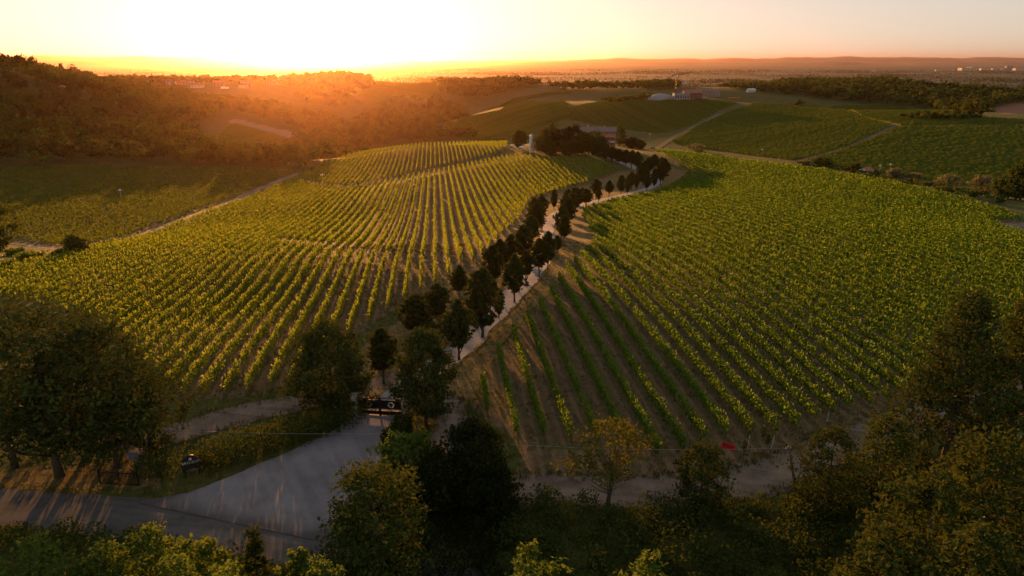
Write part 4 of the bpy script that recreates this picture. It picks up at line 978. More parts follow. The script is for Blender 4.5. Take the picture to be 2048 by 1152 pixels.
gA, gB = ground(717, 830), ground(805.5, 836)
gv = gB - gA; GW = float(np.hypot(gv[0], gv[1])); GR = math.atan2(gv[1], gv[0])
gh = px_h(gA, 725, 791)
def iron_gate():
    e = empty('iron_gate', gA, GR)
    tag(e, 'black double-leaf iron gate with a round cut-out emblem in each leaf', 'gate')
    W = GW; H_ = gh
    for k in (0, 1):
        x0 = .05 + k * W / 2; x1 = x0 + W / 2 - .1; cx = (x0 + x1) / 2; rad = .40
        mb = MB()
        for z in (.12, H_ * .30, H_ * .42, H_ * .84, H_ * .95): mb.box((cx, 0, z), (x1 - x0, .06, .05))
        for x in (x0 + .03, x1 - .03): mb.box((x, 0, H_ * .5 + .05), (.07, .07, H_ * .98))
        n = 22
        for i in range(n):
            x = x0 + .1 + (x1 - x0 - .2) * i / (n - 1); top = H_ * (1.0 + .03 * math.cos((i / (n - 1) - .5 if k else i / (n - 1) - .5) * 6))
            mb.tube([(x, 0, H_ * .84), (x, 0, top)], .016, 5); mb.tube([(x, 0, top), (x, 0, top + .09)], [.028, .003], 5)
            mb.tube([(x, 0, H_ * .30), (x, 0, H_ * .42)], .016, 5)
        leaf = mb.build('gate_leaf', M_IRON, e)
        # sheet panel with a round opening, and the solid kick panel
        z0, z1 = H_ * .42, H_ * .84; cz = (z0 + z1) / 2; hw = (x1 - x0) / 2; hh = (z1 - z0) / 2; rad = min(rad, hh * .86)
        A = sorted({round(2 * math.pi * i / 32, 6) for i in range(32)} | {round(a % (2 * math.pi), 6) for a in (math.atan2(hh, hw), math.pi - math.atan2(hh, hw), math.pi + math.atan2(hh, hw), -math.atan2(hh, hw))})
        V, F = [], []
        for a in A:
            c, s = math.cos(a), math.sin(a); t = min(hw / abs(c) if abs(c) > 1e-6 else 9e9, hh / abs(s) if abs(s) > 1e-6 else 9e9)
            for y in (-.012, .012): V += [(cx + rad * c, y, cz + rad * s), (cx + t * c, y, cz + t * s)]
        m = len(A)
        for i in range(m):
            a, b = i * 4, ((i + 1) % m) * 4
            F += [[a, a + 1, b + 1, b], [a + 2, b + 2, b + 3, a + 3], [a, b, b + 2, a + 2], [a + 1, a + 3, b + 3, b + 1]]
        obj('sheet_panel', V, F, M_IRON, leaf)
        MB().box((cx, 0, H_ * .205), (x1 - x0 - .1, .024, H_ * .17)).build('kick_panel', M_IRON, leaf)
        em = MB(); ring = [(cx + rad * math.cos(t), 0, cz + rad * math.sin(t)) for t in np.linspace(0, 2 * math.pi, 29)]
        em.tube(ring, .03, 5)
        for i, ln in enumerate((1, .8, .95, .75, .9, .8)):      # branching motif in the opening
            a = i * math.pi / 3 + .5; p = (cx + rad * ln * math.cos(a), 0, cz + rad * ln * math.sin(a)); q = (cx + rad * .45 * math.cos(a + .25), 0, cz + rad * .45 * math.sin(a + .25))
            em.tube([(cx, 0, cz), q, p], [.075, .085, .02], 5)
        em.build('emblem', M_IRON, leaf)
    mb = MB(); mb.box((W / 2, 0, H_ * .55), (.08, .09, H_ * 1.1)); mb.tube([(W / 2, 0, H_ * 1.1), (W / 2, 0, H_ * 1.2)], [.07, .01], 6)
    for sgn in (-1, 1):
        mb.tube([(W / 2, 0, H_ * 1.1), (W / 2 + sgn * .28, 0, H_ * 1.1), (W / 2 + sgn * .5, 0, H_ * 1.0), (W / 2 + sgn * .62, 0, H_ * .96)], .022, 5)
    mb.build('meeting_post', M_IRON, e)
iron_gate()
def pillar(at, label, lantern):
    e = empty('gate_pillar', at, GR); h = gh * 1.06
    MB().box((0, 0, h / 2 - .05), (.62, .62, h + .1), 0, .03).build('shaft', M_CREAM, e)
    mb = MB(); mb.box((0, 0, h + .05), (.78, .78, .1), 0, .02); mb.box((0, 0, h + .14), (.6, .6, .08), 0, .02); mb.build('cap', M_STONE, e)
    MB().box((0, -.33, h * .62), (.2, .05, .3), 0, .01).build('post_box', M_IRON, e)
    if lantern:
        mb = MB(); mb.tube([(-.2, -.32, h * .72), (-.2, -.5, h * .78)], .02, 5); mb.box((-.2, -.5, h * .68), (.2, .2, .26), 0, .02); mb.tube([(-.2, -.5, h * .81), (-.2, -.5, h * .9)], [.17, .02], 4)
        mb.build('lantern', solid('sunlit_lamp_glass', (.7, .5, .3), .3, scale=2), e)  # orange of the low sun on the lamp is put into its colour
    tag(e, label, 'gate pillar')
ux = gv[:2] / GW
pillar((gA[0] - ux[0] * .34, gA[1] - ux[1] * .34, gA[2]), 'cream square pillar at the left end of the iron gate', False)
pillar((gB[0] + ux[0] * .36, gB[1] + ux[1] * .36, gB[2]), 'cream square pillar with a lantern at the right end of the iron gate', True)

def between(pa, pb):
    a, b = ground(*pa), ground(*pb); d = b - a
    return a, float(np.hypot(d[0], d[1])), math.atan2(d[1], d[0])
# arched name sign
a, w, rz = between((368, 956), (403, 947)); hS = px_h(a, 385, 908); e = empty('name_sign', a, rz)
tag(e, 'black arched name sign reading BROGLIA with a small crest, beside the hedge', 'sign')
out = [(-.02, .55)] + [(w / 2 - w / 2 * math.cos(t), hS * .62 + hS * .36 * math.sin(t)) for t in np.linspace(0, math.pi, 18)] + [(w + .02, .55)]
MB().prism(out, 'y', -.05, .05).build('board', M_BLACKBOARD, e)
mb = MB(); [mb.box((x, .02, .32), (.1, .1, .75)) for x in (.15, w - .15)]; mb.build('posts', M_IRON, e)
me = text_mesh('BROGLIA', w * .235); me.materials.append(M_LETTER)
o = link('lettering', me, e); o.location = (w / 2, -.065, hS * .60); o.rotation_euler = (math.pi / 2, 0, 0)
cw = w * .075; cz = hS * .60 + w * .30
MB().prism([(w/2 - cw, cz + cw), (w/2 + cw, cz + cw), (w/2 + cw, cz - cw * .3), (w/2 + cw * .55, cz - cw), (w/2, cz - cw * 1.35), (w/2 - cw * .55, cz - cw), (w/2 - cw, cz - cw * .3)], 'y', -.075, -.045).build('crest', M_LETTER, e)
mb = MB()
for k, (f0, f1) in enumerate(((.35, .7), (.2, .9), (.3, .8))): mb.box((w * (f0 + f1) / 2, -.056, .78 - k * .11), (w * (f1 - f0), .02, .05))
mb.build('small_print', M_PINK, e)
# blue-grey notice board, iron railings, warning sign
b = ground(273, 946); h = px_h(b, 273, 903); e = empty('notice_board', b, .1)
tag(e, 'plain blue-grey notice board on a post behind the railings', 'notice board')
bw = px_r(b, 8.5); MB().box((0, 0, h - bw * .85), (bw * 2, .05, bw * 1.7), 0, .01).build('board', M_BLUEGREY, e); MB().tube([(0, .04, -.1), (0, .04, h)], .05, 6).build('post', M_IRON, e)
def railing(pa, pb, h, label):
    a, w, rz = between(pa, pb); e = empty('railing', a, rz); tag(e, label, 'railing'); mb = MB()
    for i in range(int(w / .13) + 1): mb.tube([(i * .13, 0, 0), (i * .13, 0, h)], .022, 5); mb.tube([(i * .13, 0, h), (i * .13, 0, h + .1)], [.03, .003], 4)
    mb.build('bars', M_IRON, e); mb = MB()
    for z in (.15, h - .2): mb.box((w / 2, 0, z), (w, .05, .05))
    mb.build('rails', M_IRON, e)
    for x in (0, w / 2, w): MB().box((x, .05, h * .52), (.07, .07, h * 1.05)).build('post', M_IRON, e)
railing((200, 968), (278, 972), 1.5, 'black iron railings under the brownish-green trees left of the name sign')
b = ground(1453, 917); h = px_h(b, 1453, 886); e = empty('red_sign', b, -.45); tag(e, 'tilted red board with dark lettering on a pale post at the vineyard edge', 'sign')
rw = px_r(b, 11.5)
o = MB().box((0, -.05, 0), (rw * 2.1, .03, rw * 1.1), 0, .005).build('board', M_RED, e); o.location = (.05, 0, h - rw * .5); o.rotation_euler = (0, .12, 0)
mb = MB(); 
for x0, segs in ((-.75, ((0, .2, .08, .55), (.28, .2, .08, .55), (.14, .45, .3, .1))), (-.15, ((0, .2, .08, .55), (.15, .45, .3, .1), (.15, -.05, .3, .1), (.3, .2, .08, .4))), (.4, ((.1, .2, .1, .55), (.25, .2, .1, .3)))):
    for x, z, a, c in segs: mb.box(((x0 + x) * rw, -.07, (z - .15) * rw), (a * rw, .015, c * rw))
mb.build('lettering', M_DKRED, o)
MB().tube([(0, 0, -.1), (.02, 0, h)], .045, 6).build('post', solid('pale_post_wood', (.42, .34, .22), .9, scale=8), e)
for px, py, pt in ((1492, 908, 873), (1542, 897, 872), (1652, 846, 826)):
    b = ground(px, py); h = px_h(b, px, pt)
    tag(MB().tube([(0, 0, -.1), (.22, .1, h)], .05, 6).build('vine_stake', M_PALEGREY, loc=b), {1492: 'pale leaning stake right of the red sign', 1542: 'pale leaning stake by the yellow young vines', 1652: 'pale stake at the far lower corner of the right vineyard'}[px], 'stake')
for px, py, lb in ((1526, 880, 'little yellow vine plant left of the leaning stake'), (1535, 893, 'yellow vine plant at the foot of the leaning stake'), (1488, 908, 'yellowing vine plant at the stake right of the red sign')):
    b = ground(px, py); g = np.random.default_rng(px); V, F = card_mesh(g.normal(0, .16, (70, 3)) * (1, 1, 2.2) + (0, 0, 1.0), g.uniform(.1, .2, 70), rand_dirs(70, g), gen=g)
    o = obj('young_vine', V, F, M_YELLOW, loc=b); tag(o, lb, 'vine'); MB().tube([(0, 0, -.05), (0, 0, 1.1)], .025, 5).build('stem', M_WOOD, o)

# utility poles and wires
def pole(base, top, label, ivy=False):
    e = empty('utility_pole', base); t = np.array(top) - np.array(base)
    MB().tube([(0, 0, -.3), tuple(t * .5), tuple(t)], [.16, .14, .11], 8).build('mast', M_POLE, e, smooth=True)
    MB().box((t[0], t[1], t[2] - .25), (.5, .09, .09)).build('crossarm', M_POLE, e)
    for s in (-.2, .2): MB().tube([(t[0] + s, t[1], t[2] - .2), (t[0] + s, t[1], t[2] - .06)], [.035, .025], 6).build('insulator', M_WHITE, e)
    if ivy:
        g = np.random.default_rng(4); n = 900; u = g.uniform(0, 1, n); a = g.uniform(0, 6.28, n); r = g.uniform(.12, .42, n) * (1.1 - .5 * u) * (1 + .4 * np.sin(u * 17))
        C = np.c_[t[0] * u + r * np.cos(a), t[1] * u + r * np.sin(a), (t[2] + .25) * u]
        V, F = card_mesh(C, g.uniform(.06, .13, n), rand_dirs(n, g), gen=g); obj('ivy', V, F, M_DARK, e)
    tag(e, label, 'utility pole')
    return np.array(base) + t
def top_of(base, px, py):
    """point at the base's distance seen at the pixel"""
    x, y, w = (float(q) for q in ray(px, py)); t = math.hypot(base[0], base[1]) / math.hypot(x, y); return np.array((x * t, y * t, CAMZ + w * t))
bA = ground(771, 940); tA = pole(bA, top_of(bA, 768, 864), 'short wooden pole wrapped in ivy beside the forecourt', True)
bB = ground(1598, 1022); tB = pole(bB, top_of(bB, 1577, 893), 'leaning bare wooden pole between two dark brownish-green trees')
bC = ground(205, 925); tC = pole(bC, top_of(bC, 226, 850), 'wooden pole hidden among the brownish-green trees by the railings')
def wire(p, q, sag, label):
    P = [tuple(np.array(p) * (1 - t) + np.array(q) * t - np.array((0, 0, 4 * sag * t * (1 - t)))) for t in np.linspace(0, 1, 24)]
    tag(MB().tube(P, .013, 5).build('power_line', M_WIRE), label, 'cable')
wire(tC - (0, 0, .1), tA - (0, 0, .15), .35, 'thin cable from the brownish-green trees across the forecourt to the ivy pole')
wire(tA - (0, 0, .15), tB - (0, 0, .15), .75, 'thin cable from the ivy pole past the acacia to the leaning pole')

# small tractor parked at the end of the first vine row
def tractor(loc, rz):
    e = empty('tractor', loc, rz); tag(e, 'small dark tractor with a roll bar and pale bonnet by the first vine row', 'tractor')
    MB().box((.55, 0, .78), (1.15, .62, .5), 0, .06).build('bonnet', M_WHITE, e)
    mb = MB(); mb.box((-.2, 0, .55), (1.5, .5, .3), 0, .04); mb.box((-.45, 0, .75), (.7, .9, .1), 0, .02); mb.build('chassis', M_IRON, e)
    mb = MB(); mb.box((-.5, 0, .92), (.45, .45, .12), 0, .04); mb.box((-.72, 0, 1.15), (.1, .45, .42), 0, .04); mb.build('seat', solid('red_seat', (.25, .02, .02), .6), e)
    MB().tube([(-.85, -.5, .6), (-.95, -.5, 2.15), (-.95, .5, 2.15), (-.85, .5, .6)], .05, 6).build('roll_bar', M_IRON, e)
    mb = MB(); mb.tube([(.05, 0, .9), (-.15, 0, 1.25)], .025, 6); mb.tube([(-.15 + .03 * math.sin(t), .18 * math.cos(t), 1.25 + .18 * math.sin(t) * .5) for t in np.linspace(0, 6.283, 17)], .02, 5); mb.build('steering_wheel', M_IRON, e)
    for x, r, w in ((-.6, .55, .32), (.85, .36, .22)):
        for s in (-1, 1):
            mb = MB(); y = s * (.62 if r > .4 else .5)
            prof = [(r * .55, -w / 2), (r * .93, -w / 2), (r, -w * .3), (r, w * .3), (r * .93, w / 2), (r * .55, w / 2)]; n = 22; V, F = [], []
            for i in range(n):
                t = 2 * math.pi * i / n
                V += [(x + q * math.cos(t), y + b, r + q * math.sin(t)) for q, b in prof]
            for i in range(n):
                for j in range(5): F.append([i * 6 + j, ((i + 1) % n) * 6 + j, ((i + 1) % n) * 6 + j + 1, i * 6 + j + 1])
            o = mb.add(V, F).build('wheel', M_RUBBER, e)
            MB().tube([(x, y - w * .35, r), (x, y + w * .35, r)], r * .56, 14).build('rim', M_DKRED, o)
tractor(ground(950, 862), math.radians(-70))

# ------------------------------------------------------------------ villa group on the hill
def windows_on(e, xs, zs, y, w, h, t=.08, mat=None):
    for x in xs:
        for z in zs:
            f = MB().box((x, y, z), (w + .16, t, h + .16)).build('window', M_STONE, e)
            MB().box((x, y - t * .5 - .012, z), (w, .03, h)).build('pane', mat or M_GLASS, f)
def gable(e, w, d, z0, zr, ov, mat, name='roof', along='x', cx=0, cy=0, th=.18):
    hw, hd = (w / 2 + ov, d / 2 + ov)
    if along == 'x': o = [(-hd, z0 - .12), (0, zr), (hd, z0 - .12), (hd, z0 - .12 + th), (0, zr + th), (-hd, z0 - .12 + th)]; mb = MB().prism([(cy + a, b) for a, b in o], 'x', cx - hw, cx + hw)
    else: o = [(-hw, z0 - .12), (0, zr), (hw, z0 - .12), (hw, z0 - .12 + th), (0, zr + th), (-hw, z0 - .12 + th)]; mb = MB().prism([(cx + a, b) for a, b in o], 'y', cy - hd, cy + hd)
    return mb.build(name, mat, e)
b = ground(1193, 294); wv = px_r(b, 35); hr = px_h(b, 1190, 254)
e = empty('villa', b, -.06); tag(e, 'long brick villa with a grey-brown roof behind the grove at the end of the avenue', 'villa')
D = 9.0; hw_ = hr * .80
mb = MB(); mb.prism([(-D / 2, -1), (D / 2, -1), (D / 2, hw_), (0, hr - .15), (-D / 2, hw_)], 'x', -wv, wv); mb.build('wall', M_BRICK, e)
rf = gable(e, 2 * wv, D, hw_, hr, .6, M_TILE)
MB().box((-wv * .5, 1.2, hr + .3), (.8, .8, 1.4), 0, .04).build('chimney', M_BRICK, rf); MB().box((wv * .4, 1.2, hr + .2), (.7, .7, 1.2), 0, .04).build('chimney', M_BRICK, rf)
pd = 4.0; hp = hw_ * .86
MB().prism([(-D / 2 - pd, hp * .80), (-D / 2 - .01, hp), (-D / 2 - .01, hp + .18), (-D / 2 - pd, hp * .80 + .18)], 'x', -wv * .98, wv * .98).build('porch_roof', M_TILE_RED, e)
for i in range(8):
    x = -wv * .95 + 1.9 * wv * i / 7
    MB().box((x, -D / 2 - pd + .4, hp * .40 - .5), (.6, .6, hp * .80 + .9), 0, .03).build('pillar', M_BRICK, e)
windows_on(e, [-wv * .8 + i * wv * .32 for i in range(6)], [hp * .35], -D / 2 - .03, 1.1, 1.9)
windows_on(e, [-wv * .8 + i * wv * .32 for i in range(6)], [hw_ * .93], -D / 2 - .03, .8, .35)
def sail(px, py, top, r, label, mat=M_WHITE):
    b = ground(px, py); h = px_h(b, px, top); e = empty('parasol', b); tag(e, label, 'parasol'); n = 8
    V = [(0, 0, h)] + [(r * math.cos(2 * math.pi * i / n), r * math.sin(2 * math.pi * i / n), h - r * .35) for i in range(n)] + [(r * math.cos(2 * math.pi * i / n), r * math.sin(2 * math.pi * i / n), h - r * .35 - .25) for i in range(n)]
    F = [[0, 1 + i, 1 + (i + 1) % n] for i in range(n)] + [[1 + i, 1 + n + i, 1 + n + (i + 1) % n, 1 + (i + 1) % n] for i in range(n)]
    obj('canopy', V, F, mat, e); MB().tube([(0, 0, 0), (0, 0, h)], .06, 6).build('pole', M_WOOD, e)
sail(1219, 296, 279, 3.6, 'white parasol canopy against the right end of the villa')
sail(1208, 313, 303, 1.6, 'small white parasol at the foot of the villa grove')
sail(1026, 297, 288, 1.8, 'white parasol left of the gazebo, leftmost by the silo'); sail(1033, 295, 286, 1.5, 'smaller white parasol between the gazebo and the crest vines')
b = ground(1062, 305); h = px_h(b, 1062, 268); r = px_r(b, 3.2); e = empty('silo', b); tag(e, 'slim white cylindrical silo at the left of the villa grove', 'silo')
MB().tube([(0, 0, 0), (0, 0, h - r)], r, 20).build('tank', M_WHITE, e, smooth=False); MB().tube([(0, 0, h - r), (0, 0, h - r * .5), (0, 0, h - r * .05)], [r, r * .7, r * .12], 20).build('cap', M_PALEGREY, e)
mb = MB(); mb.tube([(r * .9, -r * .5, 0), (r * .9, -r * .5, h)], .06, 5); mb.tube([(r * .9, -r * .5, h), (0, 0, h + .5)], .06, 5); mb.build('pipe', M_PALEGREY, e)
b = ground(1045, 301); e = empty('gazebo', b, .2); tag(e, 'white open gazebo in front of the silo', 'gazebo'); h = px_h(b, 1045, 291); r = px_r(b, 5.5)
V = [(-r, -r, h * .75), (r, -r, h * .75), (r, r, h * .75), (-r, r, h * .75), (-r, -r, h * .62), (r, -r, h * .62), (r, r, h * .62), (-r, r, h * .62), (0, 0, h)]
obj('canopy', V, [[0, 1, 8], [1, 2, 8], [2, 3, 8], [3, 0, 8], [4, 5, 1, 0], [5, 6, 2, 1], [6, 7, 3, 2], [7, 4, 0, 3]], M_WHITE, e)
for sx in (-1, 1):
    for sy in (-1, 1): MB().tube([(sx * r * .95, sy * r * .95, -.2), (sx * r * .95, sy * r * .95, h * .62)], .07, 6).build('leg', M_PALEGREY, e)

def car(px, py, rz, mat, label, L=4.3):
    b = ground(px, py); e = empty('parked_car', (b[0], b[1], b[2] + .09), rz); tag(e, label, 'car', None); s = L / 4.3; W = .86
    side = [(-2.1, .32), (-2.12, .75), (-1.95, .88), (-1.5, .95), (1.0, .95), (1.9, .82), (2.12, .6), (2.12, .32)]
    MB().prism([(x * s, z * s) for x, z in side], 'y', -W * s, W * s).build('body', mat, e)
    V = [(-1.75, -.78, .93), (1.05, -.78, .93), (1.05, .78, .93), (-1.75, .78, .93), (-1.25, -.62, 1.42), (.35, -.62, 1.42), (.35, .62, 1.42), (-1.25, .62, 1.42)]
    obj('windows', [(x * s, y * s, z * s) for x, y, z in V], [[0, 1, 5, 4], [1, 2, 6, 5], [2, 3, 7, 6], [3, 0, 4, 7]], M_GLASS, e)
    MB().box((-.45 * s, 0, 1.44 * s), (1.75 * s, 1.3 * s, .06 * s), 0, .02).build('roof', mat, e)
    for x in (-1.35, 1.35):
        for y in (-.8, .8):
            o = MB().tube([(x * s, (y - .1) * s, .33 * s), (x * s, (y + .1) * s, .33 * s)], .33 * s, 16).build('wheel', M_RUBBER, e)
            MB().tube([(x * s, (y - .115) * s, .33 * s), (x * s, (y + .115) * s, .33 * s)], .19 * s, 12).build('rim', M_PALEGREY, o)
    for y in (-.6, .6): MB().box((2.1 * s, y * s, .66 * s), (.06 * s, .32 * s, .14 * s), 0, .01).build('headlight', M_LETTER, e)
car(1222, 314.5, 2.0, M_WHITE, 'white car on the villa road, upper one of the two')
car(1231, 319, 2.0, M_WHITE, 'white car on the villa road, lower one of the two')
car(1304, 297.5, .2, solid('dark_car_paint', (.04, .045, .05), .3, .3), 'dark car parked on the crest right of the villa')
# hut, masts
def house(px0, px1, py, pt, wall, roof, label, rz=0.0, depth=.8, win=2, z_off=-.3, group=None, name='house', along='x', cat='house', rise=.36):
    b = ground((px0 + px1) / 2, py); w = px_r(b, (px1 - px0) / 2) * 2; h = px_h(b, (px0 + px1) / 2, pt); d = w * depth
    e = empty(name, b, rz); tag(e, label, cat, group); hw = h * (1 - rise)
    if along == 'x': MB().prism([(-d / 2, z_off), (d / 2, z_off), (d / 2, hw), (0, h - .12), (-d / 2, hw)], 'x', -w / 2, w / 2).build('wall', wall, e)
    else: MB().prism([(-w / 2, z_off), (w / 2, z_off), (w / 2, hw), (0, h - .12), (-w / 2, hw)], 'y', -d / 2, d / 2).build('wall', wall, e)
    rf = gable(e, w, d, hw, h, min(.5, w * .05), roof, along=along)
    if w > 7: MB().box((w * .2, 0, h + .3), (.7, .7, 1.3)).build('chimney', wall, rf)
    fl = [hw * .5] if hw < 4.2 else [hw * .28, hw * .72]
    if win: windows_on(e, [(-.5 + (i + .5) / win) * w * .9 for i in range(win)], fl, -d / 2 - .03, min(1.1, w * .12), min(1.4, hw * .3))
    return e
e = house(1723, 1741, 347, 335, M_WHITE, M_TILE_RED, 'tiny white hut with a red roof in the dip beyond the crest', .5, .9, 1, name='hut', cat='hut'); 
MB().box((.6, -e.children[0].dimensions[1] / 2 - .03, .9), (.8, .06, 1.8)).build('door', M_WOOD, e)
def mast(px, py, pt, label):
    b = ground(px, py); h = px_h(b, px, pt); e = empty('weather_mast', b); tag(e, label, 'mast')
    MB().tube([(0, 0, -.2), (0, 0, h)], [.10, .06], 6).build('pole', M_PALEGREY, e)
    mb = MB(); mb.box((0, 0, h - .35), (.55, .4, .7), 0, .05); mb.build('instrument_box', M_WHITE, e)
    mb = MB(); mb.tube([(-.9, 0, h - .6), (.9, 0, h - .6)], .05, 5); mb.tube([(.9, 0, h - .6), (.9, 0, h - .1)], .09, 6); mb.tube([(-.9, 0, h - .6), (-.9, 0, h - .25)], .14, 6); mb.build('crossarm', M_PALEGREY, e)
for m_ in ((243, 398, 378, 'slim pale mast in the dim valley field'), (646, 368, 348, 'slim pale mast at the left flank of the crest vines'), (1523, 312, 298, 'slim pale mast low on the dark vineyard hill'), (1299, 282, 267, 'slim pale mast by the bend of the hill track'),
           (1758, 349, 330, 'slim pale mast right of the hut'), (1778, 349, 327, 'slim pale mast second right of the hut')): mast(*m_)

# building site with crane on the central ridge
M_CONC = solid('bare_concrete', (.27, .27, .285), .9, scale=.8, bump=.2); M_PLASTER = solid('ochre_plaster', (.30, .20, .14), .9, scale=.6); M_DARKRED = solid('dark_red_plaster', (.22, .09, .07), .9, scale=.6)
b = ground(1321, 200); r = px_r(b, 25); h = px_h(b, 1321, 187); n = 26; V, F = [], []
for j, (q, z) in enumerate(((1.05, -1), (.9, .35), (.62, .78), (.3, .97), (.05, 1))):
    for i in range(n):
        t = 2 * math.pi * i / n; k = 1 + .12 * math.sin(3 * t + j) + .06 * math.sin(7 * t); V.append((r * q * k * math.cos(t), r * .6 * q * k * math.sin(t), h * z))
for j in range(4):
    for i in range(n): F.append([j * n + i, j * n + (i + 1) % n, (j + 1) * n + (i + 1) % n, (j + 1) * n + i])
F.append(list(range(4 * n, 5 * n))); tag(obj('spoil_heap', V, F, M_CONC, smooth=True, loc=b), 'pale grey heap of gravel left of the building site', 'gravel heap')
def flat_block(px0, px1, py, pt, mat, label, rz=0, depth=.7, nw=4, floors=2, name='building', cat='building'):
    b = ground((px0 + px1) / 2, py); w = px_r(b, (px1 - px0) / 2) * 2; h = px_h(b, (px0 + px1) / 2, pt); d = w * depth; e = empty(name, b, rz); tag(e, label, cat)
    MB().box((0, 0, h / 2 - .5), (w, d, h + 1)).build('wall', mat, e)
    mb = MB(); t = .25
    for c, dm in (((0, -d / 2 + t / 2, h + .2), (w, t, .4)), ((0, d / 2 - t / 2, h + .2), (w, t, .4)), ((-w / 2 + t / 2, 0, h + .2), (t, d - 2 * t, .4)), ((w / 2 - t / 2, 0, h + .2), (t, d - 2 * t, .4))): mb.box(c, dm)
    mb.build('parapet', mat, e)
    windows_on(e, [(-.5 + (i + .5) / nw) * w * .94 for i in range(nw)], [h * (k + .5) / floors for k in range(floors)], -d / 2 - .03, w / nw * .4, h / floors * .45)
    return e
flat_block(1347, 1376, 200, 187, M_CONC, 'roofless pale concrete shell under the crane', .05, .5, 6, 1)
house(1366, 1400, 197, 179, M_DARKRED, M_TILE_RED, 'dark red house in the middle of the building site', .1, .6, 4)
house(1393, 1420, 193, 176, M_PLASTER, M_TILE, 'brick-coloured house right of the dark red one', -.1, .7, 4)
house(1415, 1436, 193, 181, M_CONC, M_TILE, 'low white house at the right end of the building site', .1, .6, 3)
house(1494, 1509, 184, 177, M_PALEGREY, M_PALEGREY, 'lone white shed on the ridge right of the building site', .2, .5, 2, name='shed', cat='shed')
house(1362, 1376, 168, 163, M_WHITE, M_TILE, 'small pale house above the vineyard behind the crane', 0, .6, 2)
def netting(pa, pb, h, label):
    a, w, rz = between(pa, pb); e = empty('site_fence', a, rz); tag(e, label, 'fence'); n = max(4, int(w / 2.5)); V, F = [], []
    for i in range(n + 1):
        x = w * i / n; y = .15 * math.sin(i * 1.7)
        p = np.array((a[0] + math.cos(rz) * x, a[1] + math.sin(rz) * x)); z = float(H(p[0], p[1])) - a[2]
        V += [(x, y, z), (x, y, z + h * (1 + .1 * math.sin(i * 2.3)))]
        MB().tube([(x, y + .05, z - .2), (x, y + .05, z + h + .1)], .05, 4).build('stake', M_WOOD, e)
    F = [[2 * i, 2 * i + 2, 2 * i + 3, 2 * i + 1] for i in range(n)]; obj('netting', V, F, M_ORANGE, e)
netting((1338, 201), (1386, 200.5), 1.8, 'bright orange plastic netting below the concrete shell'); netting((1456, 196), (1480, 196.5), 1.6, 'short bright orange netting right of the building site'); netting((1195, 206), (1222, 204.5), 1.2, 'orange netting at the top of the pale vineyard track')
b = ground(1351, 190); h = px_h(b, 1351, 150); e = empty('tower_crane', b, .25); tag(e, 'tower crane with a long jib above the building site', 'crane')
def lattice(p, q, wd, nseg, th):
    mb = MB(); p, q = Vector(p), Vector(q); d = (q - p).normalized(); a = d.cross(Vector((0, 1, .01))).normalized(); c = d.cross(a)
    cr = [(a * sx + c * sy) * wd / 2 for sx, sy in ((1, 1), (1, -1), (-1, -1), (-1, 1))]
    for o in cr: mb.tube([p + o, q + o], th, 4)
    for i in range(nseg):
        u, v = p.lerp(q, i / nseg), p.lerp(q, (i + 1) / nseg)
        for k in range(4): mb.tube([u + cr[k], v + cr[(k + 1) % 4]], th * .6, 4)
    return mb
lattice((0, 0, -1), (0, 0, h), 1.8, 14, .19).build('mast', M_IRON, e)
L_ = px_r(b, 30); lattice((-.6, 0, h), (L_, 0, h + 4.2), 1.5, 14, .17).build('jib', M_IRON, e); lattice((0, 0, h), (-9, 0, h - .2), 1.5, 5, .17).build('counter_jib', M_IRON, e)
MB().box((-8, 0, h - 1.3), (2.4, 1.4, 2.0), 0, .05).build('counterweight', M_CONC, e); MB().box((.3, -1.4, h - 1.0), (1.5, 1.3, 1.8), 0, .05).build('cab', M_WHITE, e)
mb = MB(); mb.tube([(0, 0, h), (0, 0, h + 4.5)], .15, 4); mb.tube([(0, 0, h + 4.5), (L_ * .6, 0, h + 3.0)], .05, 4); mb.tube([(0, 0, h + 4.5), (-8, 0, h + .3)], .05, 4); mb.build('tie_bars', M_IRON, e)

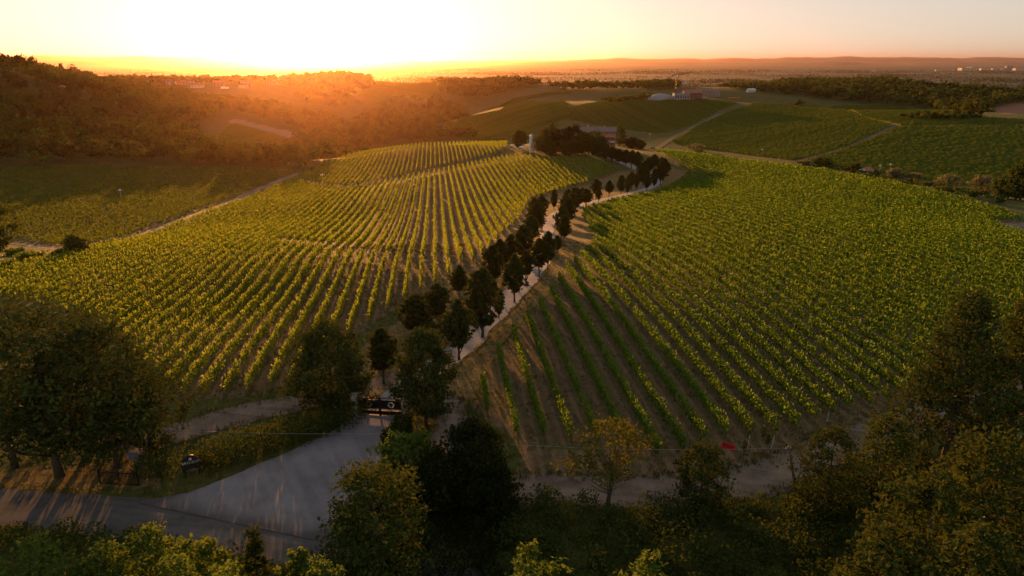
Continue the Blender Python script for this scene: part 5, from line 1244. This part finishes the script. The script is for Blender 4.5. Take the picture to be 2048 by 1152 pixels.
# houses of the hamlet on the far left ridge and in its fields
M_HW = solid('off_white_plaster', (.45, .42, .38), .9, scale=.6)
M_PK = solid('pinkish_plaster', (.34, .23, .18), .9, scale=.6)
for i, (x0, x1, py, pt, wl_, rl, lb) in enumerate([(270, 286, 169, 160, M_WHITE, M_TILE_RED, 'leftmost white house of the hamlet on the far ridge'), (286, 298, 169, 161, M_WHITE, M_TILE_RED, 'white house touching the leftmost one of the far hamlet'),
        (335, 351, 169, 159, M_WHITE, M_TILE, 'tall white house second from the left in the far hamlet'), (357, 373, 169, 160, M_PK, M_TILE_RED, 'long brownish house right of the tall white one on the far ridge'), (373, 388, 169, 160.5, M_PK, M_TILE, 'brownish house end-on among the trees of the far ridge'),
        (385, 405, 175, 167, M_WHITE, M_TILE, 'low white house below the others on the far ridge'), (429, 448, 173, 161, M_PK, M_TILE_RED, 'big pinkish house under the tallest tree of the far hamlet'), (480, 495, 176, 167, M_WHITE, M_TILE, 'pale house at the head of the field path on the far ridge'),
        (483, 502, 170, 161, M_PK, M_TILE_RED, 'reddish-roofed house behind the pale one on the far ridge'), (535, 552, 170, 161, M_PK, M_TILE_RED, 'orange-lit house right of the path on the far ridge'), (558, 574, 169, 158.5, M_PK, M_TILE_RED, 'orange-lit house second from the right on the far ridge'), (574, 590, 169, 159, M_PK, M_TILE, 'rightmost house of the far hamlet, near the sun'),
        (402, 413, 201, 195, M_PK, M_TILE_RED, 'leftmost of the farm roofs behind the wooded hillside'), (417, 427, 199, 193, M_PK, M_TILE, 'middle one of the farm roofs behind the wooded hillside'), (431, 442, 199, 193, M_WHITE, M_TILE_RED, 'pale right one of the farm roofs behind the wooded hillside'),
        (712, 722, 200, 195, M_PK, M_TILE_RED, 'small farmhouse in the glow below the sunlit field')]):
    house(x0, x1, py, pt, M_HW if wl_ is M_WHITE else wl_, rl, lb, [.1, -.2, .3, 0, .15, -.1][i % 6], .6, 3, group='houses on the far ridge', along='xy'[i % 2 if i in (4, 11) else 0])
b = ground(450, 177); w = px_r(b, 6.5); e = empty('polytunnel', b, .05); tag(e, 'white polytunnel lying in the field below the far hamlet', 'polytunnel')
MB().prism([(2.2 * math.cos(t), 2.6 * math.sin(t)) for t in np.linspace(0, math.pi, 12)], 'x', -w, w).build('cover', M_WHITE, e); MB().box((-w - .04, 0, .9), (.06, 1.2, 1.8)).build('door', M_PALEGREY, e)

# the town out on the plain at the right
M_TOWN = solid('sunlit_cream_wall', (.62, .50, .38), .85, scale=.02)
TW = [(1922, 1946, 141, 136, 'long cream factory hall at the left of the far town'), (1938, 1962, 140, 133.5, 'tallest cream factory block of the far town'), (1962, 1975, 141, 137, 'low cream hall right of the tallest factory block'), (1985, 1996, 140, 137, 'pale block in the middle of the far town'),
      (2003, 2014, 140, 136, 'grey block right of the middle of the far town'), (2012, 2022, 139, 132, 'dark tower block of the far town'), (2030, 2046, 141, 136.5, 'white hall at the right edge of the far town'), (1748, 1760, 143, 140.5, 'small pale hall out on the plain left of the far town'), (1872, 1882, 142, 139.5, 'pale shed on the plain just left of the far town'),
      (1588, 1596, 143, 141, 'tiny pale building on the plain above the right forest'), (1905, 1912, 141, 138.5, 'tiny pale block beside the long factory hall')]
for i, (x0, x1, py, pt, lb) in enumerate(TW): flat_block(x0, x1, py, pt, M_TOWN if i in (0, 1, 2, 6) else (M_CONC if i == 5 else M_HW), lb, [0, .2, -.1][i % 3], .5, 6, 2 if i != 5 else 5)
# ------------------------------------------------------------------ haze: one closed box round everything
def haze(density, col, aniso):
    mb = MB(); lo, hi = -62.0, 480.0
    mb.box((0, 2000, (lo + hi) / 2), (170000, 130000, hi - lo))
    m, n, l = nt('evening_haze')
    v = n.new('ShaderNodeVolumePrincipled'); v.inputs['Density'].default_value = density
    v.inputs['Color'].default_value = (*col, 1); v.inputs['Anisotropy'].default_value = aniso
    o = n.new('ShaderNodeOutputMaterial'); l.new(v.outputs[0], o.inputs['Volume'])
    return tag(mb.build('haze', m), kind='stuff')
haze(1.9e-5, (1.0, .54, .34), .91)
